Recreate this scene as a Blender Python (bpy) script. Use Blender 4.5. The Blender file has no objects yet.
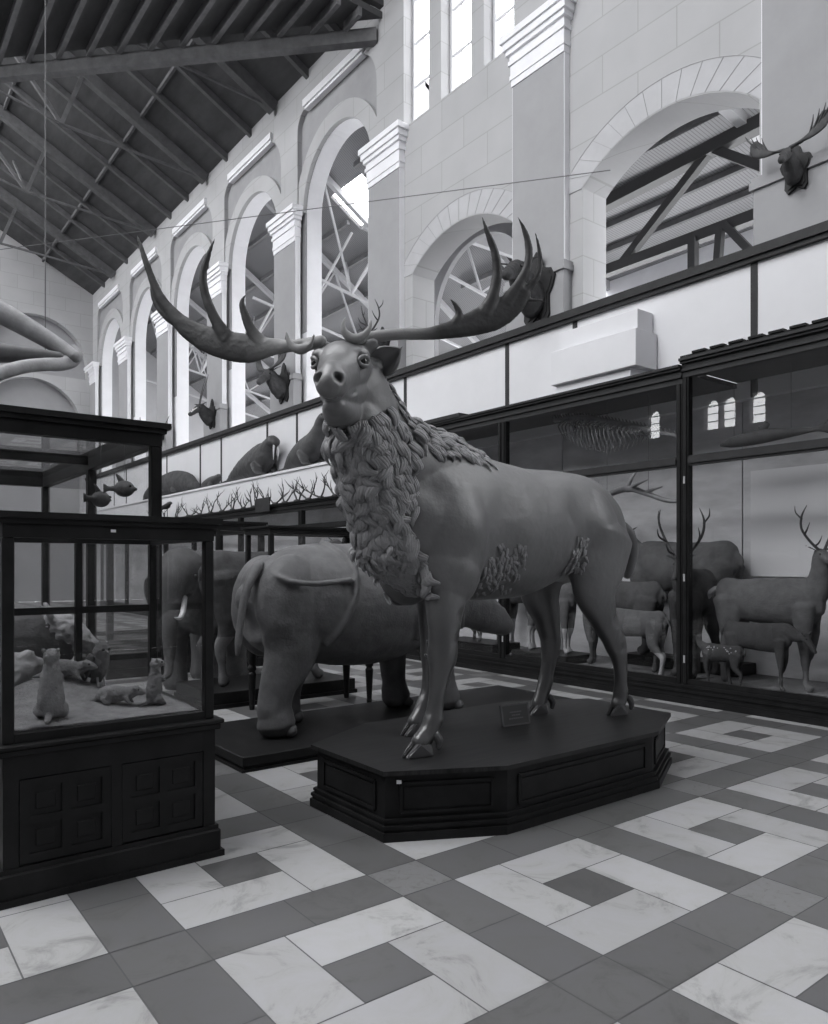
import bpy, bmesh, math, random
import numpy as np
from mathutils.bvhtree import BVHTree
from mathutils import Vector, Matrix, noise
SC = bpy.context.scene
COL = SC.collection
random.seed(7)
PI = math.pi
V = Vector

# ---------------------------------------------------------------- materials
def nt(m):
    m.use_nodes = True
    return m.node_tree.nodes, m.node_tree.links

def mat(name, v, rough=.6, spec=.4, var=0.0, scale=3.0, bump=0.0, bscale=20.0, tint=1.03, stretch=(1, 1, 1), coat=0.0):
    """grey procedural material: value v, noise variation var, optional bump"""
    m = bpy.data.materials.new(name)
    N, Lk = nt(m)
    b = N['Principled BSDF']
    b.inputs['Roughness'].default_value = rough
    b.inputs['Specular IOR Level'].default_value = spec
    b.inputs['Coat Weight'].default_value = coat; b.inputs['Coat Roughness'].default_value = .45
    b.inputs['Base Color'].default_value = (v, v, v * tint, 1)
    if var or bump:
        tc = N.new('ShaderNodeTexCoord')
        mp = N.new('ShaderNodeMapping'); mp.inputs['Scale'].default_value = stretch
        Lk.new(tc.outputs['Object'], mp.inputs['Vector'])
    if var:
        nz = N.new('ShaderNodeTexNoise'); nz.inputs['Scale'].default_value = scale
        nz.inputs['Detail'].default_value = 6; nz.inputs['Roughness'].default_value = .65
        Lk.new(mp.outputs[0], nz.inputs['Vector'])
        rp = N.new('ShaderNodeValToRGB')
        lo, hi = v * (1 - var), v * (1 + var)
        rp.color_ramp.elements[0].position = .3; rp.color_ramp.elements[1].position = .7
        rp.color_ramp.elements[0].color = (lo, lo, lo * tint, 1)
        rp.color_ramp.elements[1].color = (hi, hi, hi * tint, 1)
        Lk.new(nz.outputs['Fac'], rp.inputs['Fac'])
        Lk.new(rp.outputs['Color'], b.inputs['Base Color'])
    if bump:
        n2 = N.new('ShaderNodeTexNoise'); n2.inputs['Scale'].default_value = bscale; n2.inputs['Detail'].default_value = 4
        Lk.new(mp.outputs[0], n2.inputs['Vector'])
        bp = N.new('ShaderNodeBump'); bp.inputs['Strength'].default_value = bump; bp.inputs['Distance'].default_value = .02
        Lk.new(n2.outputs['Fac'], bp.inputs['Height']); Lk.new(bp.outputs['Normal'], b.inputs['Normal'])
    return m

def mat_stone(name, v, mort=.6):
    """painted ashlar: brick texture joints in the wall's own (y, z) or (x, z)"""
    m = mat(name, v, rough=.75, spec=.2)
    N, Lk = nt(m)
    b = N['Principled BSDF']
    tc = N.new('ShaderNodeTexCoord'); sp = N.new('ShaderNodeSeparateXYZ'); cb = N.new('ShaderNodeCombineXYZ')
    ad = N.new('ShaderNodeMath'); ad.operation = 'ADD'
    Lk.new(tc.outputs['Object'], sp.inputs[0]); Lk.new(sp.outputs['X'], ad.inputs[0]); Lk.new(sp.outputs['Y'], ad.inputs[1])
    Lk.new(ad.outputs[0], cb.inputs['X']); Lk.new(sp.outputs['Z'], cb.inputs['Y'])
    br = N.new('ShaderNodeTexBrick')
    br.inputs['Scale'].default_value = 1; br.inputs['Brick Width'].default_value = 1.35; br.inputs['Row Height'].default_value = .62
    br.inputs['Mortar Size'].default_value = .012; br.inputs['Mortar Smooth'].default_value = .3
    br.inputs['Color1'].default_value = (v, v, v * 1.02, 1); br.inputs['Color2'].default_value = (v * .95, v * .95, v * .97, 1)
    br.inputs['Mortar'].default_value = (v * mort, v * mort, v * mort, 1)
    Lk.new(cb.outputs[0], br.inputs['Vector'])
    nz = N.new('ShaderNodeTexNoise'); nz.inputs['Scale'].default_value = 1.2; nz.inputs['Detail'].default_value = 5
    Lk.new(tc.outputs['Object'], nz.inputs['Vector'])
    mr = N.new('ShaderNodeMapRange'); mr.inputs[3].default_value = .88; mr.inputs[4].default_value = 1.08
    Lk.new(nz.outputs['Fac'], mr.inputs[0])
    mx = N.new('ShaderNodeVectorMath'); mx.operation = 'SCALE'
    Lk.new(br.outputs['Color'], mx.inputs[0]); Lk.new(mr.outputs[0], mx.inputs['Scale'])
    Lk.new(mx.outputs[0], b.inputs['Base Color'])
    return m

def mat_marble(name, v, vein, scale=2.2, rough=.32):
    m = mat(name, v, rough=rough, spec=.35)
    N, Lk = nt(m)
    b = N['Principled BSDF']
    tc = N.new('ShaderNodeTexCoord')
    nz = N.new('ShaderNodeTexNoise'); nz.inputs['Scale'].default_value = scale; nz.inputs['Detail'].default_value = 10
    nz.inputs['Roughness'].default_value = .7; nz.inputs['Distortion'].default_value = 1.6
    Lk.new(tc.outputs['Object'], nz.inputs['Vector'])
    rp = N.new('ShaderNodeValToRGB'); e = rp.color_ramp.elements
    e[0].position = .30; e[0].color = (vein, vein, vein, 1)
    e[1].position = .58; e[1].color = (v, v, v * 1.03, 1)
    q = rp.color_ramp.elements.new(.45); q.color = ((v * .9 + vein * .1),) * 3 + (1,)
    Lk.new(nz.outputs['Fac'], rp.inputs['Fac'])
    at = N.new('ShaderNodeAttribute'); at.attribute_name = 'tone'
    mx = N.new('ShaderNodeVectorMath'); mx.operation = 'SCALE'
    Lk.new(rp.outputs['Color'], mx.inputs[0]); Lk.new(at.outputs['Fac'], mx.inputs['Scale'])
    Lk.new(mx.outputs[0], b.inputs['Base Color'])
    return m

def mat_glass(name, refl=1.0, tint=.985, f0=.035):
    m = bpy.data.materials.new(name)
    N, Lk = nt(m)
    N.remove(N['Principled BSDF'])
    out = N['Material Output']
    tr = N.new('ShaderNodeBsdfTransparent'); tr.inputs[0].default_value = (tint, tint, tint, 1)
    gl = N.new('ShaderNodeBsdfGlossy'); gl.inputs['Roughness'].default_value = .01; gl.inputs[0].default_value = (refl,) * 3 + (1,)
    lw = N.new('ShaderNodeLayerWeight'); lw.inputs[0].default_value = .5
    pw = N.new('ShaderNodeMath'); pw.operation = 'POWER'; pw.inputs[1].default_value = 5
    fr = N.new('ShaderNodeMath'); fr.operation = 'MULTIPLY_ADD'; fr.inputs[1].default_value = .9; fr.inputs[2].default_value = f0
    Lk.new(lw.outputs['Facing'], pw.inputs[0]); Lk.new(pw.outputs[0], fr.inputs[0])
    mx = N.new('ShaderNodeMixShader')
    Lk.new(fr.outputs[0], mx.inputs[0]); Lk.new(tr.outputs[0], mx.inputs[1]); Lk.new(gl.outputs[0], mx.inputs[2])
    Lk.new(mx.outputs[0], out.inputs[0])
    return m

M = {}

# ---------------------------------------------------------------- objects
def tag(o, label=None, cat=None, group=None, kind=None):
    if label: o['label'] = label
    if cat: o['category'] = cat
    if group: o['group'] = group
    if kind: o['kind'] = kind
    return o

def thing(name, label, cat, loc=(0, 0, 0), rz=0.0, group=None, kind=None):
    o = bpy.data.objects.new(name, None)
    COL.objects.link(o); o.location = loc; o.rotation_euler = (0, 0, rz); o.empty_display_size = .1
    return tag(o, label, cat, group, kind)

def kids(o):
    return [c for c in COL.objects if c.parent == o]

def dup(root, loc, rz=None, label=None, group=None, scale=None):
    r = root.copy(); COL.objects.link(r); r.location = loc
    if rz is not None: r.rotation_euler = (0, 0, rz)
    if label: r['label'] = label
    if group: r['group'] = group
    if scale: r.scale = (scale,) * 3
    for ch in kids(root):
        c = ch.copy(); COL.objects.link(c); c.parent = r
        for g in kids(ch):
            d = g.copy(); COL.objects.link(d); d.parent = c
    return r

class MB:
    """collects shapes in one bmesh; o = world point that becomes the mesh's own origin"""
    def __init__(self, o=(0, 0, 0), fine=1):
        self.b = bmesh.new(); self.o = V(o); self.fine = fine
    def box(self, x0, x1, y0, y1, z0, z1, bev=0.0):
        b2 = bmesh.new() if bev else self.b
        vs = [b2.verts.new((x, y, z)) for x in (x0, x1) for y in (y0, y1) for z in (z0, z1)]
        for f in ((0, 1, 3, 2), (4, 6, 7, 5), (0, 4, 5, 1), (2, 3, 7, 6), (0, 2, 6, 4), (1, 5, 7, 3)):
            b2.faces.new([vs[i] for i in f])
        if bev:
            bmesh.ops.bevel(b2, geom=b2.edges[:], offset=bev, segments=1, affect='EDGES')
            self.add(b2)
        return self
    def add(self, b2):
        me = bpy.data.meshes.new('t'); b2.to_mesh(me); b2.free(); self.b.from_mesh(me); bpy.data.meshes.remove(me)
        return self
    def prism(self, pts, axis, a, c):
        """polygon (u, v) extruded along axis; axis x -> (y, z), y -> (x, z), z -> (x, y)"""
        def P(u, v, t):
            return {'x': (t, u, v), 'y': (u, t, v), 'z': (u, v, t)}[axis]
        A = [self.b.verts.new(P(u, v, a)) for u, v in pts]; B = [self.b.verts.new(P(u, v, c)) for u, v in pts]
        self.b.faces.new(A); self.b.faces.new(B[::-1])
        n = len(pts)
        for i in range(n):
            self.b.faces.new((A[i], B[i], B[(i + 1) % n], A[(i + 1) % n]))
        return self
    def beam(self, p, q, w, h, up=(0, 0, 1)):
        p, q = V(p), V(q); d = (q - p).normalized(); s = d.cross(V(up))
        if s.length < 1e-4: s = d.cross(V((1, 0, 0)))
        s.normalize(); u = s.cross(d)
        R = [[self.b.verts.new(c + s * (w / 2 * i) + u * (h / 2 * j)) for i, j in ((-1, -1), (1, -1), (1, 1), (-1, 1))] for c in (p, q)]
        self.b.faces.new(R[0][::-1]); self.b.faces.new(R[1])
        for i in range(4):
            self.b.faces.new((R[0][i], R[0][(i + 1) % 4], R[1][(i + 1) % 4], R[1][i]))
        return self
    def limb(self, pts, ref=(0, 1, 0), seg=14, sub=4, closed_tip=True):
        """lofted tapering tube. pts = (x, y, z, a, b): a = half width along ref, b = half width across it"""
        seg *= self.fine; sub *= self.fine
        P = [V(p[:3]) for p in pts]; A = [p[3] for p in pts]; B = [p[4] if len(p) > 4 else p[3] for p in pts]
        n = len(P)
        def cr(a, t, i):
            g = lambda k: a[min(max(k, 0), n - 1)]
            p0, p1, p2, p3 = g(i - 1), g(i), g(i + 1), g(i + 2)
            return .5 * ((2 * p1) + (p2 - p0) * t + (2 * p0 - 5 * p1 + 4 * p2 - p3) * t * t + (3 * p1 - p0 - 3 * p2 + p3) * t ** 3)
        S = []
        for i in range(n - 1):
            for k in range(sub):
                t = k / sub
                S.append((cr(P, t, i), max(cr(A, t, i), .0008), max(cr(B, t, i), .0008)))
        S.append((P[-1], A[-1], B[-1]))
        m = len(S); rings = []
        ref = V(ref)
        def frame(i):
            d = (S[min(i + 1, m - 1)][0] - S[max(i - 1, 0)][0])
            if d.length < 1e-6: d = V((0, 0, 1))
            d.normalize(); s = ref - d * ref.dot(d)
            if s.length < 1e-3: s = d.orthogonal()
            s.normalize(); return d, s, d.cross(s)
        def ring(c, s, u, a, b):
            return [self.b.verts.new(c + s * (a * math.cos(2 * PI * k / seg)) + u * (b * math.sin(2 * PI * k / seg))) for k in range(seg)]
        d, s, u = frame(0); r0 = min(S[0][1], S[0][2])
        for f, g in ((.95, .35), (.6, .8)):
            rings.append(ring(S[0][0] - d * r0 * f * .8, s, u, S[0][1] * g, S[0][2] * g))
        for i in range(m):
            d, s, u = frame(i); rings.append(ring(S[i][0], s, u, S[i][1], S[i][2]))
        d, s, u = frame(m - 1); r1 = min(S[-1][1], S[-1][2])
        for f, g in ((.6, .8), (.95, .35)):
            rings.append(ring(S[-1][0] + d * r1 * f * .8, s, u, S[-1][1] * g, S[-1][2] * g))
        for i in range(len(rings) - 1):
            for k in range(seg):
                self.b.faces.new((rings[i][k], rings[i][(k + 1) % seg], rings[i + 1][(k + 1) % seg], rings[i + 1][k]))
        self.b.faces.new(rings[0][::-1]); self.b.faces.new(rings[-1])
        return self
    def ell(self, c, r, seg=16, rot=None):
        seg *= self.fine
        b2 = bmesh.new(); bmesh.ops.create_uvsphere(b2, u_segments=seg, v_segments=seg // 2 + 2, radius=1)
        mt = Matrix.Translation(V(c)) @ (rot.to_4x4() if rot else Matrix.Identity(4)) @ Matrix.Diagonal((r[0], r[1], r[2], 1))
        b2.transform(mt); return self.add(b2)
    def lathe(self, c, prof, seg=20):
        """prof = (radius, z) pairs about a vertical axis through c"""
        c = V(c); R = [[self.b.verts.new(c + V((r * math.cos(2 * PI * k / seg), r * math.sin(2 * PI * k / seg), z))) for k in range(seg)] for r, z in prof]
        for i in range(len(R) - 1):
            for k in range(seg):
                self.b.faces.new((R[i][k], R[i][(k + 1) % seg], R[i + 1][(k + 1) % seg], R[i + 1][k]))
        self.b.faces.new(R[0][::-1]); self.b.faces.new(R[-1]); return self
    def build(self, name, m, parent=None, smooth=False, voxel=0.0, relax=0, dents=(), noise_amp=0.0, noise_scale=8.0, keep=False):
        bmesh.ops.recalc_face_normals(self.b, faces=self.b.faces[:])
        me = bpy.data.meshes.new(name)
        if not keep:
            self.b.transform(Matrix.Translation(-self.o))
        self.b.to_mesh(me); self.b.free()
        o = bpy.data.objects.new(name, me); COL.objects.link(o)
        if voxel:
            r = o.modifiers.new('r', 'REMESH'); r.mode = 'VOXEL'; r.voxel_size = voxel; r.use_smooth_shade = True
            if relax:
                sm = o.modifiers.new('s', 'SMOOTH'); sm.iterations = relax; sm.factor = .5
            dg = bpy.context.evaluated_depsgraph_get()
            me2 = bpy.data.meshes.new_from_object(o.evaluated_get(dg))
            o.modifiers.clear(); o.data = me2; bpy.data.meshes.remove(me); me = me2; me.name = name
            smooth = True
            if dents or noise_amp:
                n = len(me.vertices); buf = np.empty(n * 3, dtype=np.float32); me.vertices.foreach_get('co', buf); co = buf.reshape(n, 3).astype(np.float64)
                for c, r_, v_ in dents:
                    q = np.linalg.norm(co - np.array(V(c) - self.o), axis=1); w = np.clip(1 - q / r_, 0, 1); w = w * w * (3 - 2 * w)
                    co += w[:, None] * np.array(V(v_))
                if noise_amp:
                    nb = np.empty(n * 3, dtype=np.float32); me.vertices.foreach_get('normal', nb); nb = nb.reshape(n, 3)
                    h = np.array([noise.fractal(V(p) * noise_scale, .8, 2.0, 4) for p in co])
                    co += nb * (noise_amp * h)[:, None]
                me.vertices.foreach_set('co', co.astype(np.float32).ravel()); me.update()
        ms = m if isinstance(m, (list, tuple)) else [m]
        for k in ms: me.materials.append(k)
        if smooth:
            me.polygons.foreach_set('use_smooth', [True] * len(me.polygons))
        if parent:
            o.parent = parent
        else:
            o.location = self.o
        return o

# reading helper: a point at a given place in the hall from the camera station's bearings (used only to keep the measured numbers readable)
CS, SN = .7924, .61
def bear(px, py):
    k = (px - 414) / 752; u = (565 - py) / 752
    return V((CS * k + SN, -SN * k + CS, u))
def at_depth(px, py, z): return V((0, 0, 1.7)) + bear(px, py) * z
# ---------------------------------------------------------------- materials used
M['wall'] = mat_stone('whitewashed ashlar', .47, .80)
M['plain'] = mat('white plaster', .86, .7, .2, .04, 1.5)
M['spandrel'] = mat('grey painted plaster', .33, .75, .2, .08, 2)
M['shaft'] = mat('grey painted pilaster', .36, .7, .2, .05, 1.5)
M['parapet'] = mat('white painted board', .74, .6, .3, .03, 1.2)
M['darkwood'] = mat('ebonised mahogany', .014, .45, .16, .35, 6, stretch=(1, 1, 1))
M['railwood'] = mat('dark stained rail', .035, .5, .2, .2, 5)
M['plinthtop'] = mat('worn dark boards', .017, .40, .28, .9, 2.2, stretch=(.9, 22, 1))
M['roof'] = mat('dark roof boards', .09, .85, .15, .25, 2, stretch=(1, .3, 1))
M['rooft'] = mat('roof timber', .14, .8, .2, .2, 4)
M['aisleroof'] = mat('grey boarded roof', .20, .8, .2, .12, 3, stretch=(.4, 8, 1))
def _boards(m, v):
    N, Lk = nt(m); b = N['Principled BSDF']; tc = N.new('ShaderNodeTexCoord')
    wv = N.new('ShaderNodeTexWave'); wv.bands_direction = 'Y'; wv.inputs['Scale'].default_value = 4.2; wv.inputs['Distortion'].default_value = .3; wv.inputs['Detail'].default_value = 1
    Lk.new(tc.outputs['Object'], wv.inputs['Vector'])
    rp = N.new('ShaderNodeValToRGB'); e = rp.color_ramp.elements
    e[0].position = 0; e[0].color = (v * .5, v * .5, v * .52, 1); e[1].position = .16; e[1].color = (v, v, v * 1.03, 1)
    Lk.new(wv.outputs['Fac'], rp.inputs['Fac']); Lk.new(rp.outputs['Color'], b.inputs['Base Color'])
_boards(M['aisleroof'], .25)
M['iron'] = mat('dark painted iron', .05, .55, .4)
M['ironwhite'] = mat('white painted iron', .75, .5, .4)
M['wire'] = mat('wire', .12, .4, .5)
M['frame'] = mat('window frame', .7, .5, .3)
M['f_white'] = mat_marble('white marble', .40, .23)
M['f_grey'] = mat_marble('grey marble', .125, .09)
M['f_dark'] = mat_marble('slate marble', .12, .085)
M['f_speck'] = mat_marble('speckled marble', .20, .11, 14)
M['grout'] = mat('grout', .12, .8)
M['glass'] = mat_glass('case glass')
M['glassclear'] = mat_glass('clear case glass', .7, .985, .02)
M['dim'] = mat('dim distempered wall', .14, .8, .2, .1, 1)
M['archband'] = mat('whitewashed voussoirs', .50, .75, .2, .08, 1.5)
M['strutpaint'] = mat('pale painted iron strut', .42, .5, .3)
M['card'] = mat('pale paper', .7, .8)

def structure(o, label=None):
    return tag(o, label, None, None, 'structure')

# ---------------------------------------------------------------- floor: marble pinwheel squares in grey bands
def floor():
    mb = MB(); b = mb.b
    b.faces.ensure_lookup_table()
    tone = b.faces.layers.float.new('tone')
    g = .0035
    def slab(x0, x1, y0, y1, mi, lo=.9, hi=1.08):
        vs = [b.verts.new(p) for p in ((x0 + g, y0 + g, 0), (x1 - g, y0 + g, 0), (x1 - g, y1 - g, 0), (x0 + g, y1 - g, 0))]
        f = b.faces.new(vs); f.material_index = mi; f[tone] = random.uniform(lo, hi)
    PX, PY, S, G = 1.358, 1.333, 1.018, .34
    u = S / 3
    for i in range(-4, 7):
        for j in range(-3, 28):
            x = 1.292 + i * PX; y = 2.092 + j * PY; gy = PY - (1.0)
            s = 1.0
            uy = s / 3
            slab(x + u, x + 3 * u, y + 2 * uy, y + 3 * uy, 0); slab(x + 2 * u, x + 3 * u, y, y + 2 * uy, 0)
            slab(x, x + 2 * u, y, y + uy, 0); slab(x, x + u, y + uy, y + 3 * uy, 0)
            slab(x + u, x + 2 * u, y + uy, y + 2 * uy, 2, .85, 1.05)
            slab(x, x + S / 2, y - gy, y, 1); slab(x + S / 2, x + S, y - gy, y, 1)
            slab(x - (PX - S), x, y, y + s / 2, 1); slab(x - (PX - S), x, y + s / 2, y + s, 1)
            slab(x - (PX - S), x, y - gy, y, 3 if (i + j) % 2 == 0 else 1)
    # bed below with thickness
    vs0 = len(b.verts)
    mb.box(-10.3, 10, -7, 38, -.25, -.003)
    b.faces.ensure_lookup_table()
    for f in b.faces[-6:]: f.material_index = 4; f[tone] = 1
    o = mb.build('floor', [M['f_white'], M['f_grey'], M['f_dark'], M['f_speck'], M['grout']])
    structure(o, 'marble floor of white pinwheel squares in grey bands')
floor()

# ---------------------------------------------------------------- right-hand arcade wall
WX, WT = 9.8, .6                         # wall face, thickness
PIL = [3.85, 8.45, 13.08, 17.73, 22.5, 27.35, 32.2, 37.1]
PW = 1.2
EAVE = 14.5
wr = thing('wall_right', 'white ashlar arcade wall with pilasters above the wall cases', None, (0, 0, 0), kind='structure')
def arc(ya, yb, zs, rise, n=28):
    """points of an arch from (ya, zs) up and over to (yb, zs)"""
    c = (ya + yb) / 2; h = (yb - ya) / 2
    if rise >= h - 1e-3:
        return [(c - h * math.cos(PI * k / n), zs + h * math.sin(PI * k / n)) for k in range(n + 1)]
    R = (h * h + rise * rise) / (2 * rise); a = math.asin(h / R)
    return [(c + R * math.sin(-a + 2 * a * k / n), zs + rise - R + R * math.cos(-a + 2 * a * k / n)) for k in range(n + 1)]
def arch_panel(y0, y1, zb, zt, ya, yb, zs, rise):
    A = arc(ya, yb, zs, rise)
    return [(y0, zb), (ya, zb)] + A + [(yb, zb), (y1, zb), (y1, zt), (y0, zt)]
ZB = 3.9
# plain wall up to the gallery floor behind the cases
MB().box(WX, WX + WT, -6, 38.3, 0, ZB).build('wall_base', M['plain'], wr)
for i in range(len(PIL)):
    y0 = PIL[i] + PW / 2
    y1 = PIL[i + 1] + PW / 2 if i + 1 < len(PIL) else 38.0
    a0, b0 = PIL[i] + PW + .10, (PIL[i + 1] - (.3 if i < 2 else .14) if i + 1 < len(PIL) else 0)
    if i + 1 == len(PIL):
        MB().box(WX, WX + WT, y0, y1, ZB, EAVE + .6).build('bay', M['wall'], wr); continue
    if i < 2:     # two nearest bays: low segmental arches
        MB().prism(arch_panel(y0, y1, ZB, 10.9, a0, b0, 7.93, .58), 'x', WX, WX + WT).build('bay', M['wall'], wr)
        # curved extrados joint
        A = arc(a0 - .02, b0 + .02, 7.93, .60); B = arc(a0 - .55, b0 + .55, 7.95, 1.02)
        MB().prism(A + B[::-1], 'x', WX - .006, WX + .05).build('arch_band', M['archband'], wr)
        jn = MB()
        for k in range(0, 29, 2):
            jn.beam((WX - .006, *A[k]), (WX - .006, *B[k]), .006, .014, (1, 0, 0))
        for k in range(28):
            jn.beam((WX - .006, *B[k]), (WX - .006, *B[k + 1]), .006, .014, (1, 0, 0))
        jn.build('joint', M['shaft'], wr)
        # upper wall with a clerestory of three tall lights
        if i == 0:
            MB().box(WX, WX + WT, y0, y1, 10.9, 17).build('clerestory', M['wall'], wr)
        else:
            pts = [(y0, 10.9), (y1, 10.9), (y1, 17), (y0, 17)]
            mb = MB()
            sill = 11.2; tops = 15.6
            lights = [(9.75, 10.55), (10.91, 11.83), (12.22, 13.1)]
            mb.box(WX, WX + WT, y0, y1, 10.9, sill).box(WX, WX + WT, y0, y1, tops, 17)
            ys = [y0] + [v for l in lights for v in l] + [y1]
            for k in range(0, len(ys), 2):
                mb.box(WX, WX + WT, ys[k], ys[k + 1], sill, tops)
            mb.build('clerestory', M['wall'], wr)
            for k, (la, lb) in enumerate(lights):
                w = thing('window_%d' % (k + 1), 'tall clerestory light with thin glazing bars', None, (WX + .3, la, sill), kind='structure')
                f = MB((WX + .3, la, sill)); f.box(WX + .25, WX + .32, la, la + .06, sill, tops).box(WX + .25, WX + .32, lb - .06, lb, sill, tops)
                f.box(WX + .25, WX + .32, la + .06, lb - .06, sill, sill + .06)
                f.build('frame', M['frame'], w)
                gb = MB((WX + .3, la, sill))
                for z in (12.15, 13.1, 14.05, 15): gb.box(WX + .27, WX + .3, la + .06, lb - .06, z, z + .04)
                gb.build('glazing_bar', M['frame'], w)
                MB((WX + .3, la, sill)).box(WX + .28, WX + .286, la + .06, lb - .06, sill + .06, tops).build('pane', M['glassclear'], w)
    else:         # nave bays: tall round arches in a grey recess
        zs = 11.05
        MB().prism(arch_panel(y0, y1, ZB, EAVE + .6, a0, b0, zs, 9), 'x', WX + .14, WX + WT).build('bay', M['plain'], wr)
        r = .42
        A = arc(a0 - r, b0 + r, zs, 9); B = arc(a0, b0, zs, 9)
        # grey spandrel behind the ring
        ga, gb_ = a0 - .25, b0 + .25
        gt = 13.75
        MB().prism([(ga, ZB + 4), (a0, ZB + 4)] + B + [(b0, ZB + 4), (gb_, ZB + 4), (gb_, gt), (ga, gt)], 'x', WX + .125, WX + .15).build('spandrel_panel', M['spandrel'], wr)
        MB().prism([(a0 - r, zs)] + A[1:-1] + [(b0 + r, zs), (b0, zs)] + B[::-1][1:-1] + [(a0, zs)], 'x', WX + .03, WX + .14).build('arch_band', M['wall'], wr)
        # outer skin with rounded shoulders
        sh = [(ga, ZB), (ga, 12.75)] + [(ga + .9 - .9 * math.cos(PI / 2 * k / 8), 12.75 + 1.0 * math.sin(PI / 2 * k / 8)) for k in range(1, 9)] + \
             [(gb_ - .5 + .5 * math.sin(PI / 2 * k / 8), 13.25 + .5 * math.cos(PI / 2 * k / 8)) for k in range(0, 8)] + [(gb_, 13.25), (gb_, ZB)]
        MB().prism([(y0, ZB)] + sh + [(y1, ZB), (y1, EAVE + .6), (y0, EAVE + .6)], 'x', WX, WX + .14).build('bay_face', M['wall'], wr)
        MB().box(WX - .08, WX + .1, ga + .5, gb_ - .4, gt - .02, gt + .16).box(WX - .04, WX + .1, ga + .55, gb_ - .45, gt - .1, gt).build('hood_mould', M['plain'], wr)
for i, p in enumerate(PIL):
    a, b = p, p + PW
    MB().box(9.67, WX + .02, a, b, ZB, 10.3).build('pilaster', M['shaft'], wr)
    MB().box(9.675, WX + .02, a - .012, a, 6.8, 10.3).box(9.675, WX + .02, b, b + .012, 6.8, 10.3).build('pilaster_edge', M['plain'], wr)
    c = MB()
    for k, (z0, z1, d) in enumerate(((10.3, 10.42, .02), (10.42, 10.5, .04), (10.5, 10.68, .03), (10.68, 10.76, .06), (10.76, 10.86, .04), (10.86, 10.95, .09), (10.95, 11.08, .13), (11.08, 11.2, .17))):
        c.box(9.67 - d, WX + .02, a - d, b + d, z0, z1)
    c.build('capital', M['plain'], wr)
    d = MB(); d.box(9.58, WX + .02, a - .07, b + .07, 5.8, 6.62).box(9.54, WX + .02, a - .11, b + .11, 6.62, 6.72).box(9.56, WX + .02, a - .09, b + .09, 6.72, 6.78)
    d.build('dado', M['shaft'], wr)
# parapet and rail
pp = MB()
pp.box(9.55, WX + .1, -6, 38, 3.9, 5.72)
structure(pp.build('parapet', M['parapet']), 'white boarded gallery parapet with dark cover strips')
rl = MB(); rl.box(9.44, WX + .12, -6, 38, 5.72, 5.84).box(9.48, WX + .1, -6, 38, 5.66, 5.72)
structure(rl.build('gallery_rail', M['railwood']), 'dark rail capping the white gallery parapet')
cs = MB()
for y in (5.09, 8.1, 9.66, 12.7, 14.4, 17.4, 19.1, 22.25, 23.95, 27.1, 28.8, 31.9, 33.6):
    cs.box(9.535, 9.55, y - .045, y + .045, 3.9, 5.66)
structure(cs.build('trim_1', M['railwood']), 'dark cover strips on the gallery parapet')
# whitewashed fascia and ledge above the low cases
fs = MB(); fs.box(8.9, 9.55, 11.75, 38, 3.2, 4.05)
structure(fs.build('ledge', M['parapet']), 'white ledge above the low wall cases that carries the seals')
fs = MB(); fs.box(8.86, 8.9, 11.75, 38, 4.0, 4.06)
structure(fs.build('trim_2', M['parapet']), 'thin white lip of the seal ledge')

# ---------------------------------------------------------------- aisle behind the arcade
structure(MB().box(10.4, 18.6, -6, 38.3, 3.7, 3.9).build('gallery_floor', M['rooft']), 'gallery floor behind the arcade')
mb = MB()
def az(x, y=20): return 13.8 - .63 * (x - 10.4) if y > 14.2 else 10.95 - .10 * (x - 10.4)
def roofq(mb, xa, xb, ya, yb, t=.12):
    ym = (ya + yb) / 2
    vs = [mb.b.verts.new(p) for p in ((xa, ya, az(xa, ym)), (xb, ya, az(xb, ym)), (xb, yb, az(xb, ym)), (xa, yb, az(xa, ym)), (xa, ya, az(xa, ym) + t), (xb, ya, az(xb, ym) + t), (xb, yb, az(xb, ym) + t), (xa, yb, az(xa, ym) + t))]
    for f in ((0, 1, 2, 3), (7, 6, 5, 4), (0, 4, 5, 1), (1, 5, 6, 2), (2, 6, 7, 3), (3, 7, 4, 0)): mb.b.faces.new([vs[i] for i in f])
sky = (17.9, 19.6)
roofq(mb, 10.4, 18.6, -6, 14.2); roofq(mb, 10.4, 18.6, 14.2, sky[0]); roofq(mb, 10.4, 11.9, *sky); roofq(mb, 13.0, 18.6, *sky); roofq(mb, 10.4, 18.6, sky[1], 38.3)
structure(mb.build('aisle_roof', M['aisleroof']), 'grey boarded lean-to roof seen through the arches')
mb = MB()
mb.prism([(10.4, 9.9), (18.6, 9.9), (18.6, 10.2), (10.4, 13.9)], 'y', 14.2, 14.35).box(10.4, 18.6, 38.3, 38.5, 3.7, 14)
structure(mb.build('wall_aisle_end', M['shaft']), 'end walls of the lean-to behind the arcade')
pl = MB()
for x in (11.6, 12.6, 13.6, 14.6, 15.6, 16.6, 17.6):
    pl.box(x - .05, x + .05, 14.4, 17.8, az(x) - .16, az(x) - .02); pl.box(x - .05, x + .05, 19.7, 38, az(x) - .16, az(x) - .02)
    pl.box(x - .05, x + .05, -6, 14.1, az(x, 0) - .16, az(x, 0) - .02)
structure(pl.build('purlin', M['rooft']), 'purlins under the lean-to roof')
structure(MB().box(18.3, 18.6, -6, 38.3, 7.9, 10.2).build('wall_aisle', M['plain']), 'outer gallery wall head')
structure(MB().box(18.3, 18.6, -6, 38.3, 0, 4.8).build('wall_aisle_base', M['plain']), 'outer gallery wall foot')
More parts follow.
